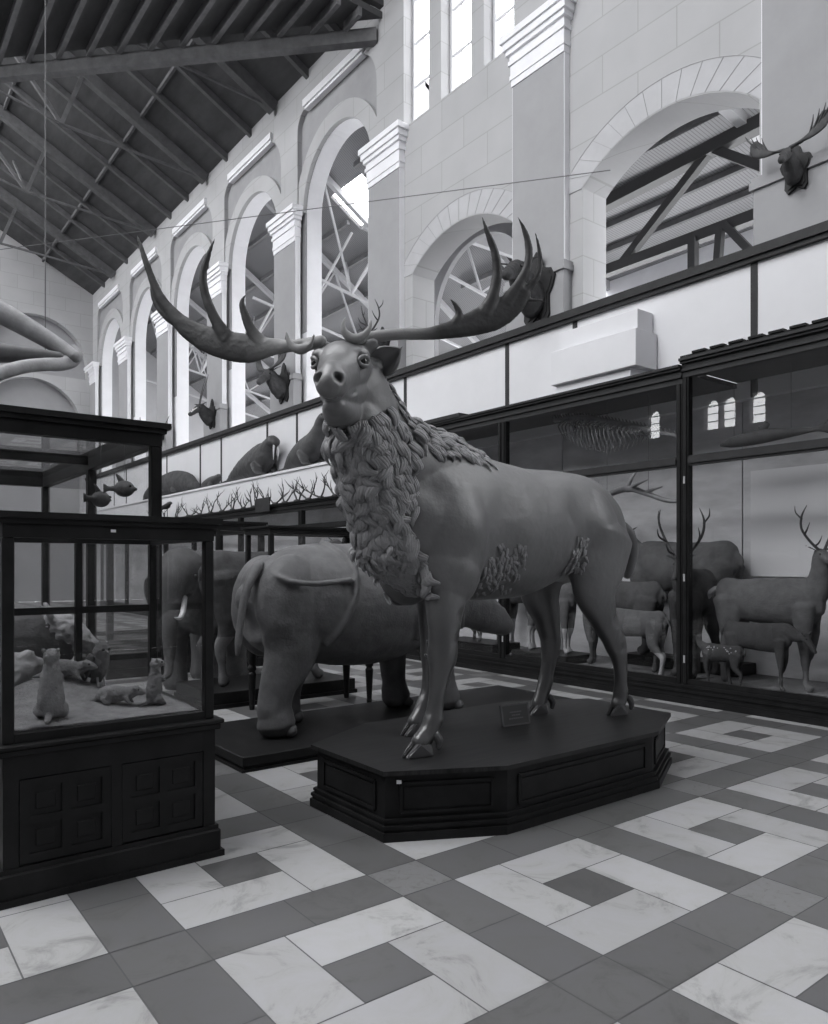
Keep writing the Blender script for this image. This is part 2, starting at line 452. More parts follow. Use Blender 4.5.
# long dark timber trusses over the gallery beside the two near bays
def strut(name, p, q, w, m, parent): return MB().beam(p, q, w, w).build(name, m, parent)
t = thing('roof_truss', 'long dark truss seen through the nearest wide arch', None, kind='structure')
TX = 14.0
strut('chord', (TX, 2, 8.35), (TX, 13, 8.45), .22, M['iron'], t)
strut('chord', (TX, 2, 10.35), (TX, 13, 9.9), .26, M['iron'], t)
for ya, yb in ((6.2, 8.35), (10.6, 8.35)):
    strut('brace', (TX, ya, 8.4), (TX, yb, 10.1), .17, M['iron'], t)
strut('brace', (TX, 6.2, 8.4), (TX, 4.4, 10.2), .17, M['iron'], t)
strut('brace', (TX, 2.6, 8.4), (TX, 4.4, 10.2), .17, M['iron'], t)
strut('chord', (TX + 1.6, 2, 7.75), (TX + 1.6, 12, 8.0), .18, M['iron'], t)
strut('post', (TX - .1, 8.7, 6.6), (TX - .1, 8.7, 8.4), .16, M['iron'], t)
strut('post', (TX - .1, 8.25, 6.6), (TX - .1, 8.1, 8.4), .14, M['iron'], t)
strut('brace', (TX - .1, 8.0, 8.4), (TX - .1, 7.1, 7.2), .14, M['iron'], t)
for y in (4.8, 7.6):
    strut('rafter', (10.6, y, az(11, 0) - .30), (17.6, y + .1, az(17.6, 0) - .30), .2, M['strutpaint'], t)
# white iron trusses across the gallery at the other bays
for n, y in enumerate((15.6, 18.9, 21.8, 25.8, 30.6, 34)):
    t = thing('gallery_truss', 'white iron truss under the lean-to roof behind the arcade', None, kind='structure')
    strut('tie', (10.4, y, 10.1), (18.3, y, 8.6), .07, M['strutpaint'], t)
    strut('rafter', (10.4, y, az(10.4) - .25), (18.3, y, az(18.3) - .25), .16, M['strutpaint'], t)
    for x0, z0, x1 in ((12.2, 9.75, 11.2), (12.2, 9.75, 13.4), (14.4, 9.35, 13.4), (14.4, 9.35, 15.6)):
        strut('strut', (x0, y, z0), (x1, y, az(x1) - .3), .055, M['strutpaint'], t)
    strut('strut', (12.2, y, 9.75), (13.4, y + 2.2, az(13.4) - .2), .06, M['strutpaint'], t)
    strut('strut', (12.2, y, 9.75), (12.8, y - 2.0, az(12.8) - .2), .06, M['strutpaint'], t)
# round arch of a second leaf close behind the small arch
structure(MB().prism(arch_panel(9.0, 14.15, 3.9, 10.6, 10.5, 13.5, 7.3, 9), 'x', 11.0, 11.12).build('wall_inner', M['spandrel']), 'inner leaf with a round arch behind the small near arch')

# ---------------------------------------------------------------- far wall, left wall, back wall
fw = thing('wall_far', 'white end wall of the nave with two round recesses', None, kind='structure')
def niche_wall():
    mb = MB()
    c = 7.3
    up = arc(c - 2.25, c + 2.25, 11.0, 9, 24); lo = arc(c - 2.3, c + 2.0, 8.3, 2.0, 24)
    mb.prism([(-10.3, 0), (lo[0][0], 0)] + lo + [(lo[-1][0], 0), (10, 0), (10, 10.55), (-10.3, 10.55)], 'y', 38, 38.4)
    mb.prism([(-10.3, 10.55), (up[0][0], 10.55)] + up + [(up[-1][0], 10.55), (10, 10.55), (10, 14.6), (0, 19.7), (-10.3, 14.5)], 'y', 38, 38.4)
    mb.build('face', M['wall'], fw)
    MB().box(-10.3, 10, 38.55, 38.8, 0, 19).build('niche_back', M['shaft'], fw)
niche_wall()
wl = thing('wall_left', 'plain nave wall opposite the arcade with small round-headed windows', None, kind='structure')
LWT = 11.6
def left_wall():
    mb = MB()
    zt = LWT; za, zb = 6.9, 8.05
    lights = [(13.8, 14.4), (14.94, 15.54), (15.63, 16.23), (18.2, 18.8)]
    mb.box(-10.3, -10, -7, 38.3, 0, za).box(-10.3, -10, -7, 38.3, 9.2, zt)
    y = -7
    for a, b in lights:
        mb.box(-10.3, -10, y, a, za, 9.2); y = b
        A = arc(a, b, zb - .3, 9, 12)
        mb.prism([(a, 9.2)] + A + [(b, 9.2)], 'x', -10.3, -10)
    mb.box(-10.3, -10, y, 38.3, za, 9.2)
    mb.build('face', M['dim'], wl)
    for k, (a, b) in enumerate(lights):
        w = thing('window_%d' % (k + 4), 'small round-headed window with glazing bars', None, (-10.15, a, za), kind='structure')
        g = MB((-10.15, a, za)); m_ = (a + b) / 2
        for z in (7.2, 7.5, 7.8): g.box(-10.18, -10.14, a, b, z, z + .04)
        g.build('glazing_bar', M['frame'], w)
left_wall()
structure(MB().box(-10.3, 10.4, -7.3, -7, 0, 14.5).build('wall_back', M['dim']), 'plain wall behind the viewer')

# ---------------------------------------------------------------- nave roof
SL = .53
def rz(x): return EAVE + .15 + SL * (9.8 - x)
mb = MB()
mb.prism([(10.6, rz(10.6)), (0, rz(0)), (0, rz(0) + .2), (10.6, rz(10.6) + .2)], 'y', 14.0, 38.3)
structure(mb.build('ceiling', M['roof']), 'dark boarded slope of the nave roof')
TR = (19.1, 24.0, 29.1, 34.4)
for y in TR:
    t = thing('roof_truss', 'heavy timber truss under the dark nave roof', None, kind='structure')
    foot = V((9.75, y, EAVE))
    MB().beam(foot, (0, y, rz(0) - .25), .26, .34).build('rafter', M['rooft'], t)
    node = V((5.3, y, 14.75))
    MB().beam(foot, node, .07, .07).build('tie_rod', M['rooft'], t)
    MB().beam(node, (0, y, 15.9), .06, .06).build('tie_rod', M['rooft'], t)
    MB().beam(node, (5.9, y, rz(5.9) - .3), .12, .12).build('strut', M['rooft'], t)
    MB().beam(node, (2.6, y, rz(2.6) - .3), .10, .10).build('strut', M['rooft'], t)
    MB().beam(node, (5.3, y + 2.4, rz(5.3) - .2), .07, .07).build('brace', M['rooft'], t)
cr = thing('common_rafter', 'lighter rafters between the nave roof trusses', None, kind='structure')
for y in (15.6, 17.3, 20.7, 22.4, 25.7, 27.4, 30.8, 32.6, 36):
    MB().beam((9.85, y, EAVE + .02), (0, y, rz(0) - .1), .13, .2).build('rafter', M['rooft'], cr)
for x in (7.6, 4.6, 1.6):
    MB().box(x - .04, x + .04, 14.2, 38, rz(x) - .12, rz(x) - .0).build('purlin', M['rooft'], cr)
# flat joisted ceiling that meets the nave roof on the slant
fc = thing('ceiling_joisted', 'flat joisted ceiling edge before the nave roof', None, kind='structure')
MB().prism([(9.8, 13.9), (2.0, 21.9), (-3, 27), (-3, 13.9)], 'z', 14.05, 14.2).build('boards', M['roof'], fc)
MB().beam((9.8, 14.1, 13.75), (-3, 27.2, 13.75), .22, .3).build('edge_beam', M['rooft'], fc)
for k in range(22):
    x = 9.2 - k * .55; ye = 13.9 + (9.8 - x) * 1.02
    MB().box(x - .05, x + .05, 13.9, ye, 13.85, 14.05).build('joist', M['rooft'], fc)
# thin wire strung across the hall
w = MB((9.8, 7.6, 8.0)); w.limb([(9.8, 7.6, 8.0, .008), (2, 22.9, 9.6, .008), (-5.55, 37.9, 11.2, .008)], seg=5, sub=2)
tag(w.build('hall_wire', M['wire']), 'thin wire strung across the hall from the arcade wall', 'wire')

# crossing roof, left nave roof, left wall: unseen skylights and openings added for light
HX0, HX1, HY0, HY1 = -9, 2, 3.2, 12.0
mb = MB()
mb.box(-10.3, HX0, -7.3, 14, 17, 17.3).box(HX1, 10.6, -7.3, 14, 17, 17.3).box(HX0, HX1, -7.3, HY0, 17, 17.3).box(HX0, HX1, HY1, 14, 17, 17.3)
structure(mb.build('ceiling_crossing', M['dim']), 'flat ceiling over the near end with a large unseen skylight opening added for light')
mb = MB()
def lz(x): return EAVE + .15 + SL * (9.8 + x)
mb.prism([(-10.6, lz(-10.6)), (-4, lz(-4)), (-4, lz(-4) + .2), (-10.6, lz(-10.6) + .2)], 'y', 14.0, 38.3)
structure(mb.build('ceiling_left', M['roof']), 'other slope of the nave roof below an unseen ridge opening added for light')
mb = MB(); mb.prism([(-10.3, 14.3), (10.4, 14.3), (10.4, 17), (0, 20), (-10.3, 17)], 'y', 13.85, 14.0)
structure(mb.build('wall_gable', M['roof']), 'boarded gable between the near ceiling and the nave roof')
mb = MB()
mb.box(-10.3, -10, -7, -1, LWT, 17)
for y in (2.4, 6.5, 11, 14, 18.5, 23, 27.5, 32, 36.5): mb.box(-10.3, -10, y, y + .9, LWT, 17 if y < 13 else 14.7)
structure(mb.build('wall_left_pier', M['dim']), 'piers between unseen high openings added for light in the left wall')
structure(MB().box(-10.3, 10.4, -7.3, -7, 14.5, 17).build('wall_back_head', M['dim']), 'head of the wall behind the viewer')
structure(MB().box(9.8, 10.4, -7.3, 3, 14.5, 17).build('wall_right_head', M['wall']), 'head of the arcade wall')
# ---------------------------------------------------------------- show cases
DW, RW = M['darkwood'], M['railwood']
def panelled(mb, x0, x1, z0, z1, y, rows, cols, d=.012, w=.05, face=-1):
    """raised frame-and-panel grid on a front that faces -y"""
    pw = (x1 - x0 - w * (cols + 1)) / cols; ph = (z1 - z0 - w * (rows + 1)) / rows
    for i in range(cols + 1): mb.box(x0 + i * (pw + w), x0 + i * (pw + w) + w, y - d, y, z0, z1)
    for j in range(rows + 1): mb.box(x0, x1, y - d * .98, y, z0 + j * (ph + w), z0 + j * (ph + w) + w)
    for i in range(cols):
        for j in range(rows):
            xa = x0 + w + i * (pw + w) + .03; za = z0 + w + j * (ph + w) + .03
            mb.box(xa, xa + pw - .06, y - d * .7, y, za, za + ph - .06, .004)

def frame_case(name, label, x0, x1, y0, y1, z0, z1, post=.05, top=.11, parent_loc=None, mull=None, glass='glassclear', mid=None, over=.04, roof=False, group=None, mats=None):
    """glazed box on top of a base: four posts, bottom rails, top rails with cornice, panes on four sides"""
    m = mats or DW
    o = V(parent_loc or ((x0 + x1) / 2, (y0 + y1) / 2, 0))
    t = thing(name, label, 'display case', o, group=group)
    for xa in (x0, x1 - post):
        for ya in (y0, y1 - post):
            MB(o).box(xa, xa + post, ya, ya + post, z0, z1 - top, .006).build('post', m, t)
    f = MB(o)
    for ya in (y0, y1 - post): f.box(x0 + post, x1 - post, ya + .004, ya + post - .004, z0, z0 + post * .8)
    for xa in (x0, x1 - post): f.box(xa + .004, xa + post - .004, y0 + post, y1 - post, z0, z0 + post * .8)
    f.build('bottom_rail', m, t)
    c = MB(o)
    def ring(d, za, zb, wd):
        c.box(x0 - d, x1 + d, y0 - d, y0 + wd, za, zb).box(x0 - d, x1 + d, y1 - wd, y1 + d, za, zb)
        c.box(x0 - d, x0 + wd, y0 + wd, y1 - wd, za, zb).box(x1 - wd, x1 + d, y0 + wd, y1 - wd, za, zb)
    ring(0, z1 - top, z1 - top * .45, post); ring(over * .5, z1 - top * .45, z1 - top * .25, post); ring(over, z1 - top * .25, z1, post)
    c.build('cornice', m, t)
    g = .006
    P = {'glass_front': (x0 + post, x1 - post, y0 + post * .4, y0 + post * .4 + g), 'glass_back': (x0 + post, x1 - post, y1 - post * .6, y1 - post * .6 + g)}
    for n, (a, b, cc, d) in P.items():
        MB(o).box(a, b, cc, d, z0 + post * .8, z1 - top).build('glass_pane', M[glass], t)
    for xa in (x0 + post * .4, x1 - post * .6):
        MB(o).box(xa, xa + g, y0 + post, y1 - post, z0 + post * .8, z1 - top).build('glass_pane', M[glass], t)
    MB(o).box(x0 + post, x1 - post, y0 + post, y1 - post, z1 - top * .4, z1 - top * .4 + g).build('glass_top', M[glass], t) if not roof else MB(o).box(x0, x1, y0, y1, z1 - .03, z1).build('top', m, t)
    return t, o

# --- the cabinet case at the left front
X0, X1, Y0, Y1 = .66, 1.765, 4.22, 5.24
t, o = frame_case('cabinet_case', 'dark cabinet case at the left front with burrowing animals on sand', X0, X1, Y0, Y1, .80, 1.97, .055, .13, (1.2, 4.7, 0), roof=False)
b = MB(o); b.box(X0, X1, Y0, Y1, .10, .74); b.box(X0, X0 + .07, Y0 - .015, Y0, .16, .74).box(X1 - .07, X1, Y0 - .015, Y0, .16, .74).box(1.18, 1.235, Y0 - .015, Y0, .16, .74).box(X0, X1, Y0 - .014, Y0, .62, .74)
b.build('cabinet', DW, t)
b = MB(o); b.box(X0 - .03, X1 + .03, Y0 - .035, Y1 + .03, 0, .155, .008).box(X0 - .045, X1 + .045, Y0 - .05, Y1 + .045, 0, .035).box(X0 - .018, X1 + .018, Y0 - .022, Y1 + .018, .155, .18)
b.build('plinth', DW, t)
b = MB(o); b.box(X0 - .045, X1 + .045, Y0 - .05, Y1 + .045, .775, .80, .006).box(X0 - .03, X1 + .03, Y0 - .035, Y1 + .03, .74, .775, .006)
b.build('ledge', DW, t)
for xa, xb in ((X0 + .075, 1.178), (1.237, X1 - .075)):
    d = MB(o); d.box(xa, xb, Y0 - .004, Y0, .19, .615); panelled(d, xa, xb, .19, .615, Y0, 2, 2, .014, .045)
    d.build('door', DW, t)
MB(o).box(1.235, 1.275, Y1 - .045, Y1 - .005, .8, 1.84).build('mullion', DW, t)
MB(o).box(X0 + .05, X1 - .05, Y1 - .04, Y1 - .012, 1.385, 1.43).build('glazing_bar', DW, t)
MB(o).box(1.17, 1.195, Y0 - .044, Y0 - .038, 1.875, 1.89).build('number_tab', M['card'], t)

# --- the taller, longer case behind it
X0, X1, Y0, Y1 = .35, 1.84, 5.32, 8.9
t, o = frame_case('tall_case', 'taller long glass case standing directly behind the cabinet case', X0, X1, Y0, Y1, .62, 2.70, .075, .16, (1.1, 7, 0), over=.05)
for xa in (X0, X1 - .075):
    MB(o).box(xa, xa + .075, 7.0, 7.075, .62, 2.56, .006).build('post', DW, t)
MB(o).box(X0, X1, 7.0, 7.06, 2.58, 2.66).build('cross_bar', DW, t)
b = MB(o); b.box(X0 - .02, X1 + .02, Y0 - .02, Y1 + .02, 0, .12).box(X0, X1, Y0, Y1, .12, .58).box(X0 - .03, X1 + .03, Y0 - .03, Y1 + .03, .58, .62)
b.build('base', DW, t)

# --- glass case on turned legs beyond the rhinoceros
X0, X1, Y0, Y1 = 3.82, 5.25, 7.58, 8.22
t, o = frame_case('table_case', 'glass table case on turned legs behind the rhinoceros', X0, X1, Y0, Y1, .92, 2.14, .055, .09, (4.5, 7.9, 0))
MB(o).box(X0 - .02, X1 + .02, Y0 - .02, Y1 + .02, .76, .92, .008).build('apron', DW, t)
for xa in (X0 + .06, X1 - .06):
    for ya in (Y0 + .06, Y1 - .06):
        MB(o).lathe((xa, ya, 0), [(.028, 0), (.035, .05), (.03, .06), (.045, .34), (.05, .42), (.034, .45), (.05, .47), (.05, .50), (.034, .53), (.05, .56), (.05, .77)], 14).build('leg', DW, t)

# --- big case far behind on the left
X0, X1, Y0, Y1 = 3.2, 5.75, 11.6, 13.4
t, o = frame_case('large_case', 'large dark glass case behind the pale-legged hoofed animal', X0, X1, Y0, Y1, .5, 2.42, .09, .16, (4.5, 12.5, 0))
b = MB(o); b.box(X0 - .02, X1 + .02, Y0 - .02, Y1 + .02, 0, .14).box(X0, X1, Y0, Y1, .14, .46).box(X0 - .03, X1 + .03, Y0 - .03, Y1 + .03, .46, .5); b.build('base', DW, t)
for x in (4.05, 4.9): MB(o).box(x, x + .06, Y0, Y0 + .06, .5, 2.26).build('mullion', DW, t)

# --- wall cases along the arcade: each bay is a unit
FX, BX = 8.28, 9.72
def wall_case(y0, y1, zt, mid, label, group, cresting=False, raised=False, left=True):
    o = V((9.0, (y0 + y1) / 2, 0)); t = thing('glazed_cabinet', label, 'wall case', o, group=group)
    bx = BX if zt > 3.5 else 8.88
    b = MB(o); b.box(FX - .05, bx, y0, y1, 0, .07).box(FX - .03, bx, y0, y1, .07, .20).box(FX - .045, FX, y0, y1, .14, .165).box(FX - .04, FX + .05, y0, y1, .20, .235)
    b.build('base', DW, t)
    pw = .085
    for ya in (y0, y1 - pw):
        p = MB(o); p.box(FX, FX + .09, ya + .002, ya + pw - .002, .235, zt - .22); p.box(FX - .018, FX, ya + .02, ya + pw - .02, .235, zt - .22, .006); lastp = p.build('post', DW, t)
    MB(o).box(FX, FX + .08, y0 + pw, y1 - pw, mid - .06, mid + .06).box(FX - .02, FX, y0 + pw, y1 - pw, mid - .035, mid + .035).build('mid_rail', RW if zt > 3.5 else DW, t)
    MB(o).box(FX, FX + .07, y0 + pw, y1 - pw, .235, .30).build('bottom_rail', DW, t)
    c = MB(o); z = zt - .22
    for za, zb, d in ((0, .07, 0), (.07, .10, .03), (.10, .16, .015), (.16, .19, .06), (.19, .22, .09)): c.box(FX - d, FX + .12, y0, y1, z + za, z + zb)
    if raised: c.box(FX - .11, FX + .3, y0 + .9, y1 - .08, zt, zt + .06)
    c.build('cornice', RW if zt > 3.5 else DW, t)
    if cresting:
        k = MB(o); y = y0 + .05
        k.box(FX - .05, FX + .2, y0, y1, zt, zt + .035)
        while y < y1 - .2: k.box(FX - .07, FX + .02, y, y + .17, zt + .035, zt + .06); y += .235
        k.build('cresting', DW, t)
    MB(o).box(FX + .1, bx, y0, y1, zt - .1, zt - .04).build('top_board', RW, t)
    MB(o).box(bx - .03, bx, y0 + .01, y1 - .01, .24, zt - .12).build('back_board', M['caseback'], t)
    MB(o).box(FX + .05, bx - .03, y0 + .01, y1 - .01, .235, .255).build('floor_board', M['casefloor'], t)
    MB(o).box(FX + .04, FX + .046, y0 + pw, y1 - pw, .30, mid - .06).build('glass_pane', M['glass'], t)
    MB(o).box(FX + .04, FX + .046, y0 + pw, y1 - pw, mid + .06, zt - .22).build('glass_pane', M['glass'], t)
    # small brass hinges on the near post
    for z in (.5, 1.5, 2.7):
        if z < mid: MB(o).box(FX - .024, FX - .012, y1 - pw + .035, y1 - pw + .06, z, z + .09).build('hinge', M['brass'], lastp)
    return t
M['caseback'] = mat('hazy grey case back', .62, .8, .2, .35, .8, stretch=(1, .6, 2))
M['casefloor'] = mat('grey case floor', .16, .8, .2, .2, 4)
M['brass'] = mat('dull brass', .35, .35, .6)
nearc = wall_case(2.12, 5.33, 4.23, 2.98, 'tall wall case with a crested cornice, nearest on the arcade wall', None, cresting=True)
MB(tuple(nearc.location)).box(9.66, 9.688, 2.3, 5.2, 1.55, 2.95).build('pale_panel', M['parapet'], nearc)
wall_case(5.33, 8.50, 4.16, 2.98, 'tall wall case with the long skeleton in its upper part', None)
wall_case(8.50, 11.7, 4.16, 2.98, 'tall wall case behind the statue with a raised slab on its cornice', None, raised=True)
MB(tuple(nearc.location)).box(FX + .09, BX, 2.12, 2.16, .24, 4.0).build('end_panel', DW, nearc)
for k in range(6):
    y = 11.75 + k * 3.2
    wall_case(y, y + 3.2, 3.14, 2.55, 'low wall case under the white ledge in the row down the nave', 'low wall cases down the nave')
tag(MB((8.2, 16.6, 3.14)).box(8.17, 8.2, 16.25, 17.0, 2.98, 3.32, .006).build('plaque', M['railwood']), 'small dark plaque fixed on the low case cornice under the walrus', 'plaque')
endc = [c for c in COL.objects if c.name.startswith('glazed_cabinet') and 'raised slab' in c.get('label', '')][0]
eo = V(endc.location)
MB(eo).box(FX + .09, BX, 11.66, 11.70, 3.1, 3.94).build('end_panel', DW, endc)
MB(eo).box(FX + .09, BX, 11.675, 11.681, .24, 3.1).build('glass_pane', M['glass'], endc)
# white painted box above the tall cases
o = V((9.3, 7.3, 4.16)); t = thing('wooden_box', 'white wooden box resting on the tall wall case below the gallery', 'box', o)
MB(o).box(9.02, 9.53, 6.55, 8.15, 4.55, 5.08, .006).build('body', M['parapet'], t)
MB(o).box(9.16, 9.53, 6.62, 8.1, 5.08, 5.4, .006).build('lid', M['parapet'], t)
MB(o).box(9.1, 9.53, 6.7, 8.1, 4.13, 4.55).build('base', M['parapet'], t)
# ---------------------------------------------------------------- octagonal plinth of the statue
M['bronze'] = mat('dark painted plaster hide', .11, .52, .9, .10, 3.0, .08, 60, coat=.4)
M['mane'] = mat('dark carved mane', .23, .45, .7, .25, 9, .15, 50)
M['hoofm'] = mat('dark hoof', .09, .3, .5)
M['eye'] = mat('glass eye', .012, .08, .6)
M['antler'] = mat('antler', .035, .5, .35, .35, 6, .12, 40, stretch=(1, 1, 1))
def _pale(m, hi):
    N, Lk = nt(m); b = N['Principled BSDF']; src = b.inputs['Base Color'].links[0].from_socket
    at = N.new('ShaderNodeAttribute'); at.attribute_name = 'pale'; mx = N.new('ShaderNodeMix'); mx.data_type = 'RGBA'
    mx.inputs[7].default_value = (hi, hi, hi, 1); Lk.new(at.outputs['Fac'], mx.inputs[0]); Lk.new(src, mx.inputs[6]); Lk.new(mx.outputs[2], b.inputs['Base Color'])
_pale(M['antler'], .24)
PC = V((4.2, 4.2, 0)); PH = .434
def octo(g):
    x0, x1, y0, y1 = 2.69 - g, 5.64 + g, 3.43 - g, 4.98 + g
    c, d = .70, .36
    return [(x0, y0 + d), (x0 + c, y0), (x1 - c, y0), (x1, y0 + d), (x1, y1 - d), (x1 - c, y1), (x0 + c, y1), (x0, y1 - d)]
pt = thing('plinth', 'dark octagonal panelled plinth under the antlered statue', 'plinth', PC)
m_ = MB(PC)
for g, a, b in ((.035, 0, .055), (.022, .055, .075), (.03, .075, .095), (.012, .095, .115), (.018, .115, .13)): m_.prism(octo(g), 'z', a, b)
m_.build('base_moulding', M['darkwood'], pt)
pbody = MB(PC).prism(octo(-.004), 'z', .13, .405).build('body', M['darkwood'], pt)
m_ = MB(PC); m_.prism(octo(.03), 'z', .405, PH); m_.build('top_boards', M['plinthtop'], pt)
O8 = octo(-.004)
for i in range(8):
    a, b = V((*O8[i], 0)), V((*O8[(i + 1) % 8], 0)); d = (b - a).normalized(); n = V((d.y, -d.x, 0)); L = (b - a).length
    p = MB(PC)
    q = a + n * .006
    def bar(s0, s1, z): p.beam(q + d * s0 + V((0, 0, z)), q + d * s1 + V((0, 0, z)), .012, .018)
    s0, s1, z0, z1 = .10, L - .10, .165, .345
    p.beam(q + d * s0 + V((0, 0, z0)), q + d * s1 + V((0, 0, z0)), .014, .02); p.beam(q + d * s0 + V((0, 0, z1)), q + d * s1 + V((0, 0, z1)), .014, .02)
    for s in (s0, s1): p.beam(q + d * s + V((0, 0, z0)), q + d * s + V((0, 0, z1)), .014, .02, d)
    s0 += .02; s1 -= .02
    c0 = a + d * s0 + n * .003; c1 = a + d * s1 + n * .003
    p.beam(c0 + V((0, 0, (z0 + z1) / 2)), c1 + V((0, 0, (z0 + z1) / 2)), .008, z1 - z0 - .05)
    p.build('panel', M['darkwood'], pbody)
tag(MB((2.72, 3.8, .36)).beam((2.745, 3.742, .36), (2.772, 3.728, .36), .004, .022).build('paper_tab', M['card']), 'tiny white paper tab stuck on the near corner of the plinth', 'tab')
# label card standing on the plinth
lc = thing('label_card', 'small framed label card leaning on the plinth top', 'label', (4.24, 4.19, PH), .0)
ca, cb = V((4.11, 4.215, PH + .004)), V((4.385, 4.185, PH + .004)); cd = (cb - ca).normalized()
tl = V((.004, .035, .165))
def cardquad(mb, s0, s1, t0, t1, off, th=.012):
    nrm = cd.cross(tl).normalized()
    P = [ca + cd * ((cb - ca).length * s) + tl * t + nrm * off for s, t in ((s0, t0), (s1, t0), (s1, t1), (s0, t1))]
    A = [mb.b.verts.new(p) for p in P]; B = [mb.b.verts.new(p - nrm * th) for p in P]
    mb.b.faces.new(A); mb.b.faces.new(B[::-1])
    for i in range(4): mb.b.faces.new((A[i], B[i], B[(i + 1) % 4], A[(i + 1) % 4]))
M['cardface'] = mat('dark printed card', .05, .6)
M['cardink'] = mat('card lettering', .15, .6)
q = MB((4.24, 4.19, PH)); cardquad(q, .04, .96, .06, .94, .012); cface = q.build('card_face', M['cardface'], lc)
q = MB((4.24, 4.19, PH))
for a, b, c, d in ((0, 1, 0, .07), (0, 1, .93, 1), (0, .05, 0, 1), (.95, 1, 0, 1)): cardquad(q, a, b, c, d, .014, .02)
q.build('card_frame', M['hoofm'], lc)
q = MB((4.24, 4.19, PH))
for a, b, c in ((.30, .72, .62), (.36, .66, .48), (.25, .75, .33)):
    s = a
    while s < b:
        w_ = random.uniform(.03, .07); cardquad(q, s, min(s + w_, b), c - .03, c + .03, .0135, .002); s += w_ + .02
q.build('card_lettering', M['cardink'], cface)

# ---------------------------------------------------------------- the giant deer statue (faces -x, head turned to the viewer)
EO = V((4.2, 4.2, PH))
elk = thing('giant_deer_statue', 'huge dark maned deer statue with wide palmate antlers standing on the octagonal plinth', 'statue', EO)
F = V((-.675, -.707, -.20)).normalized(); SD = V((0, 0, 1)).cross(F).normalized(); U = F.cross(SD)   # head axes: forward, its left, up
HC = V((2.54, 4.02, 2.935))
def hd(f, s, u): return HC + F * f + SD * s + U * u
def hl(f, s, u, a, b): return (*hd(f, s, u), a, b)
CY = 4.2
e = MB(EO, 3)
# trunk
e.limb([(5.56, CY, 2.02, .06, .10), (5.46, CY, 1.97, .15, .27), (5.22, CY, 1.97, .27, .39), (4.95, CY, 2.00, .34, .455), (4.6, CY, 2.015, .375, .455),
        (4.2, CY, 1.96, .41, .51), (3.8, CY, 1.975, .42, .535), (3.45, CY, 2.02, .40, .535), (3.15, CY, 2.03, .35, .47), (2.95, CY, 2.03, .25, .34)], seg=24, sub=5)
# withers to neck
e.limb([(3.85, CY, 2.25, .22, .27), (3.45, CY, 2.32, .28, .33), (3.12, CY - .02, 2.36, .27, .36), (2.88, CY - .06, 2.48, .24, .32), (2.74, CY - .11, 2.68, .20, .26), (2.66, CY - .15, 2.86, .165, .2)], seg=20, sub=5)
e.limb([(3.25, CY, 1.86, .25, .22), (3.05, CY, 1.97, .26, .23), (2.88, CY - .04, 2.2, .24, .23), (2.75, CY - .1, 2.45, .21, .2), (2.65, CY - .15, 2.66, .18, .17)], seg=20, sub=5)
# shoulder and haunch masses
for sy in (-1, 1):
    e.ell((3.42, CY + sy * .24, 1.93), (.31, .19, .42), rot=Matrix.Rotation(.15, 3, 'Y'))
    e.ell((3.36, CY + sy * .24, 1.68), (.25, .17, .28))
    e.ell((4.90, CY + sy * .2, 1.93), (.31, .17, .42), rot=Matrix.Rotation(-.2, 3, 'Y'))
# near foreleg
def leg(pts): e.limb(pts, ref=(0, 1, 0), seg=16, sub=5)
leg([(3.38, 3.99, 1.78, .16, .22), (3.33, 3.96, 1.58, .13, .185), (3.30, 3.94, 1.40, .105, .15), (3.28, 3.93, 1.22, .085, .115), (3.27, 3.93, 1.12, .09, .112), (3.265, 3.93, 1.06, .088, .108),
     (3.25, 3.93, .97, .066, .082), (3.225, 3.93, .85, .052, .064), (3.205, 3.93, .74, .052, .062), (3.19, 3.93, .66, .062, .074), (3.14, 3.93, .58, .058, .064), (3.07, 3.93, .52, .062, .064)])
# far foreleg
leg([(3.62, 4.42, 1.72, .15, .20), (3.62, 4.44, 1.5, .12, .16), (3.61, 4.45, 1.3, .10, .125), (3.60, 4.45, 1.1, .08, .10), (3.595, 4.45, 1.03, .08, .098), (3.58, 4.45, .9, .055, .065),
     (3.56, 4.45, .75, .05, .058), (3.53, 4.45, .66, .058, .066), (3.48, 4.45, .58, .055, .06), (3.43, 4.45, .52, .058, .06)])
# near hind leg
leg([(5.02, 3.98, 1.95, .17, .36), (4.95, 3.97, 1.68, .15, .31), (4.94, 3.97, 1.48, .125, .235), (5.02, 3.97, 1.30, .09, .155), (5.15, 3.98, 1.12, .07, .12), (5.22, 3.985, 1.02, .068, .115), (5.26, 3.99, .93, .058, .09),
     (5.285, 3.99, .82, .05, .07), (5.30, 4.0, .70, .05, .066), (5.30, 4.0, .62, .058, .072), (5.28, 4.0, .55, .058, .066), (5.25, 4.0, .51, .06, .06)])
# far hind leg
leg([(4.86, 4.42, 1.95, .16, .34), (4.78, 4.43, 1.68, .14, .28), (4.78, 4.43, 1.46, .12, .215), (4.84, 4.43, 1.28, .09, .15), (4.89, 4.43, 1.10, .07, .115), (4.90, 4.43, 1.0, .068, .105), (4.88, 4.43, .88, .055, .08),
     (4.855, 4.43, .78, .05, .068), (4.83, 4.43, .68, .058, .072), (4.78, 4.43, .58, .056, .066), (4.74, 4.43, .51, .06, .06)])
# tail
e.limb([(5.56, CY, 2.06, .06, .05), (5.66, CY, 1.98, .075, .05), (5.70, CY, 1.84, .08, .055), (5.68, CY, 1.70, .07, .05), (5.66, CY, 1.60, .045, .035)], seg=12)
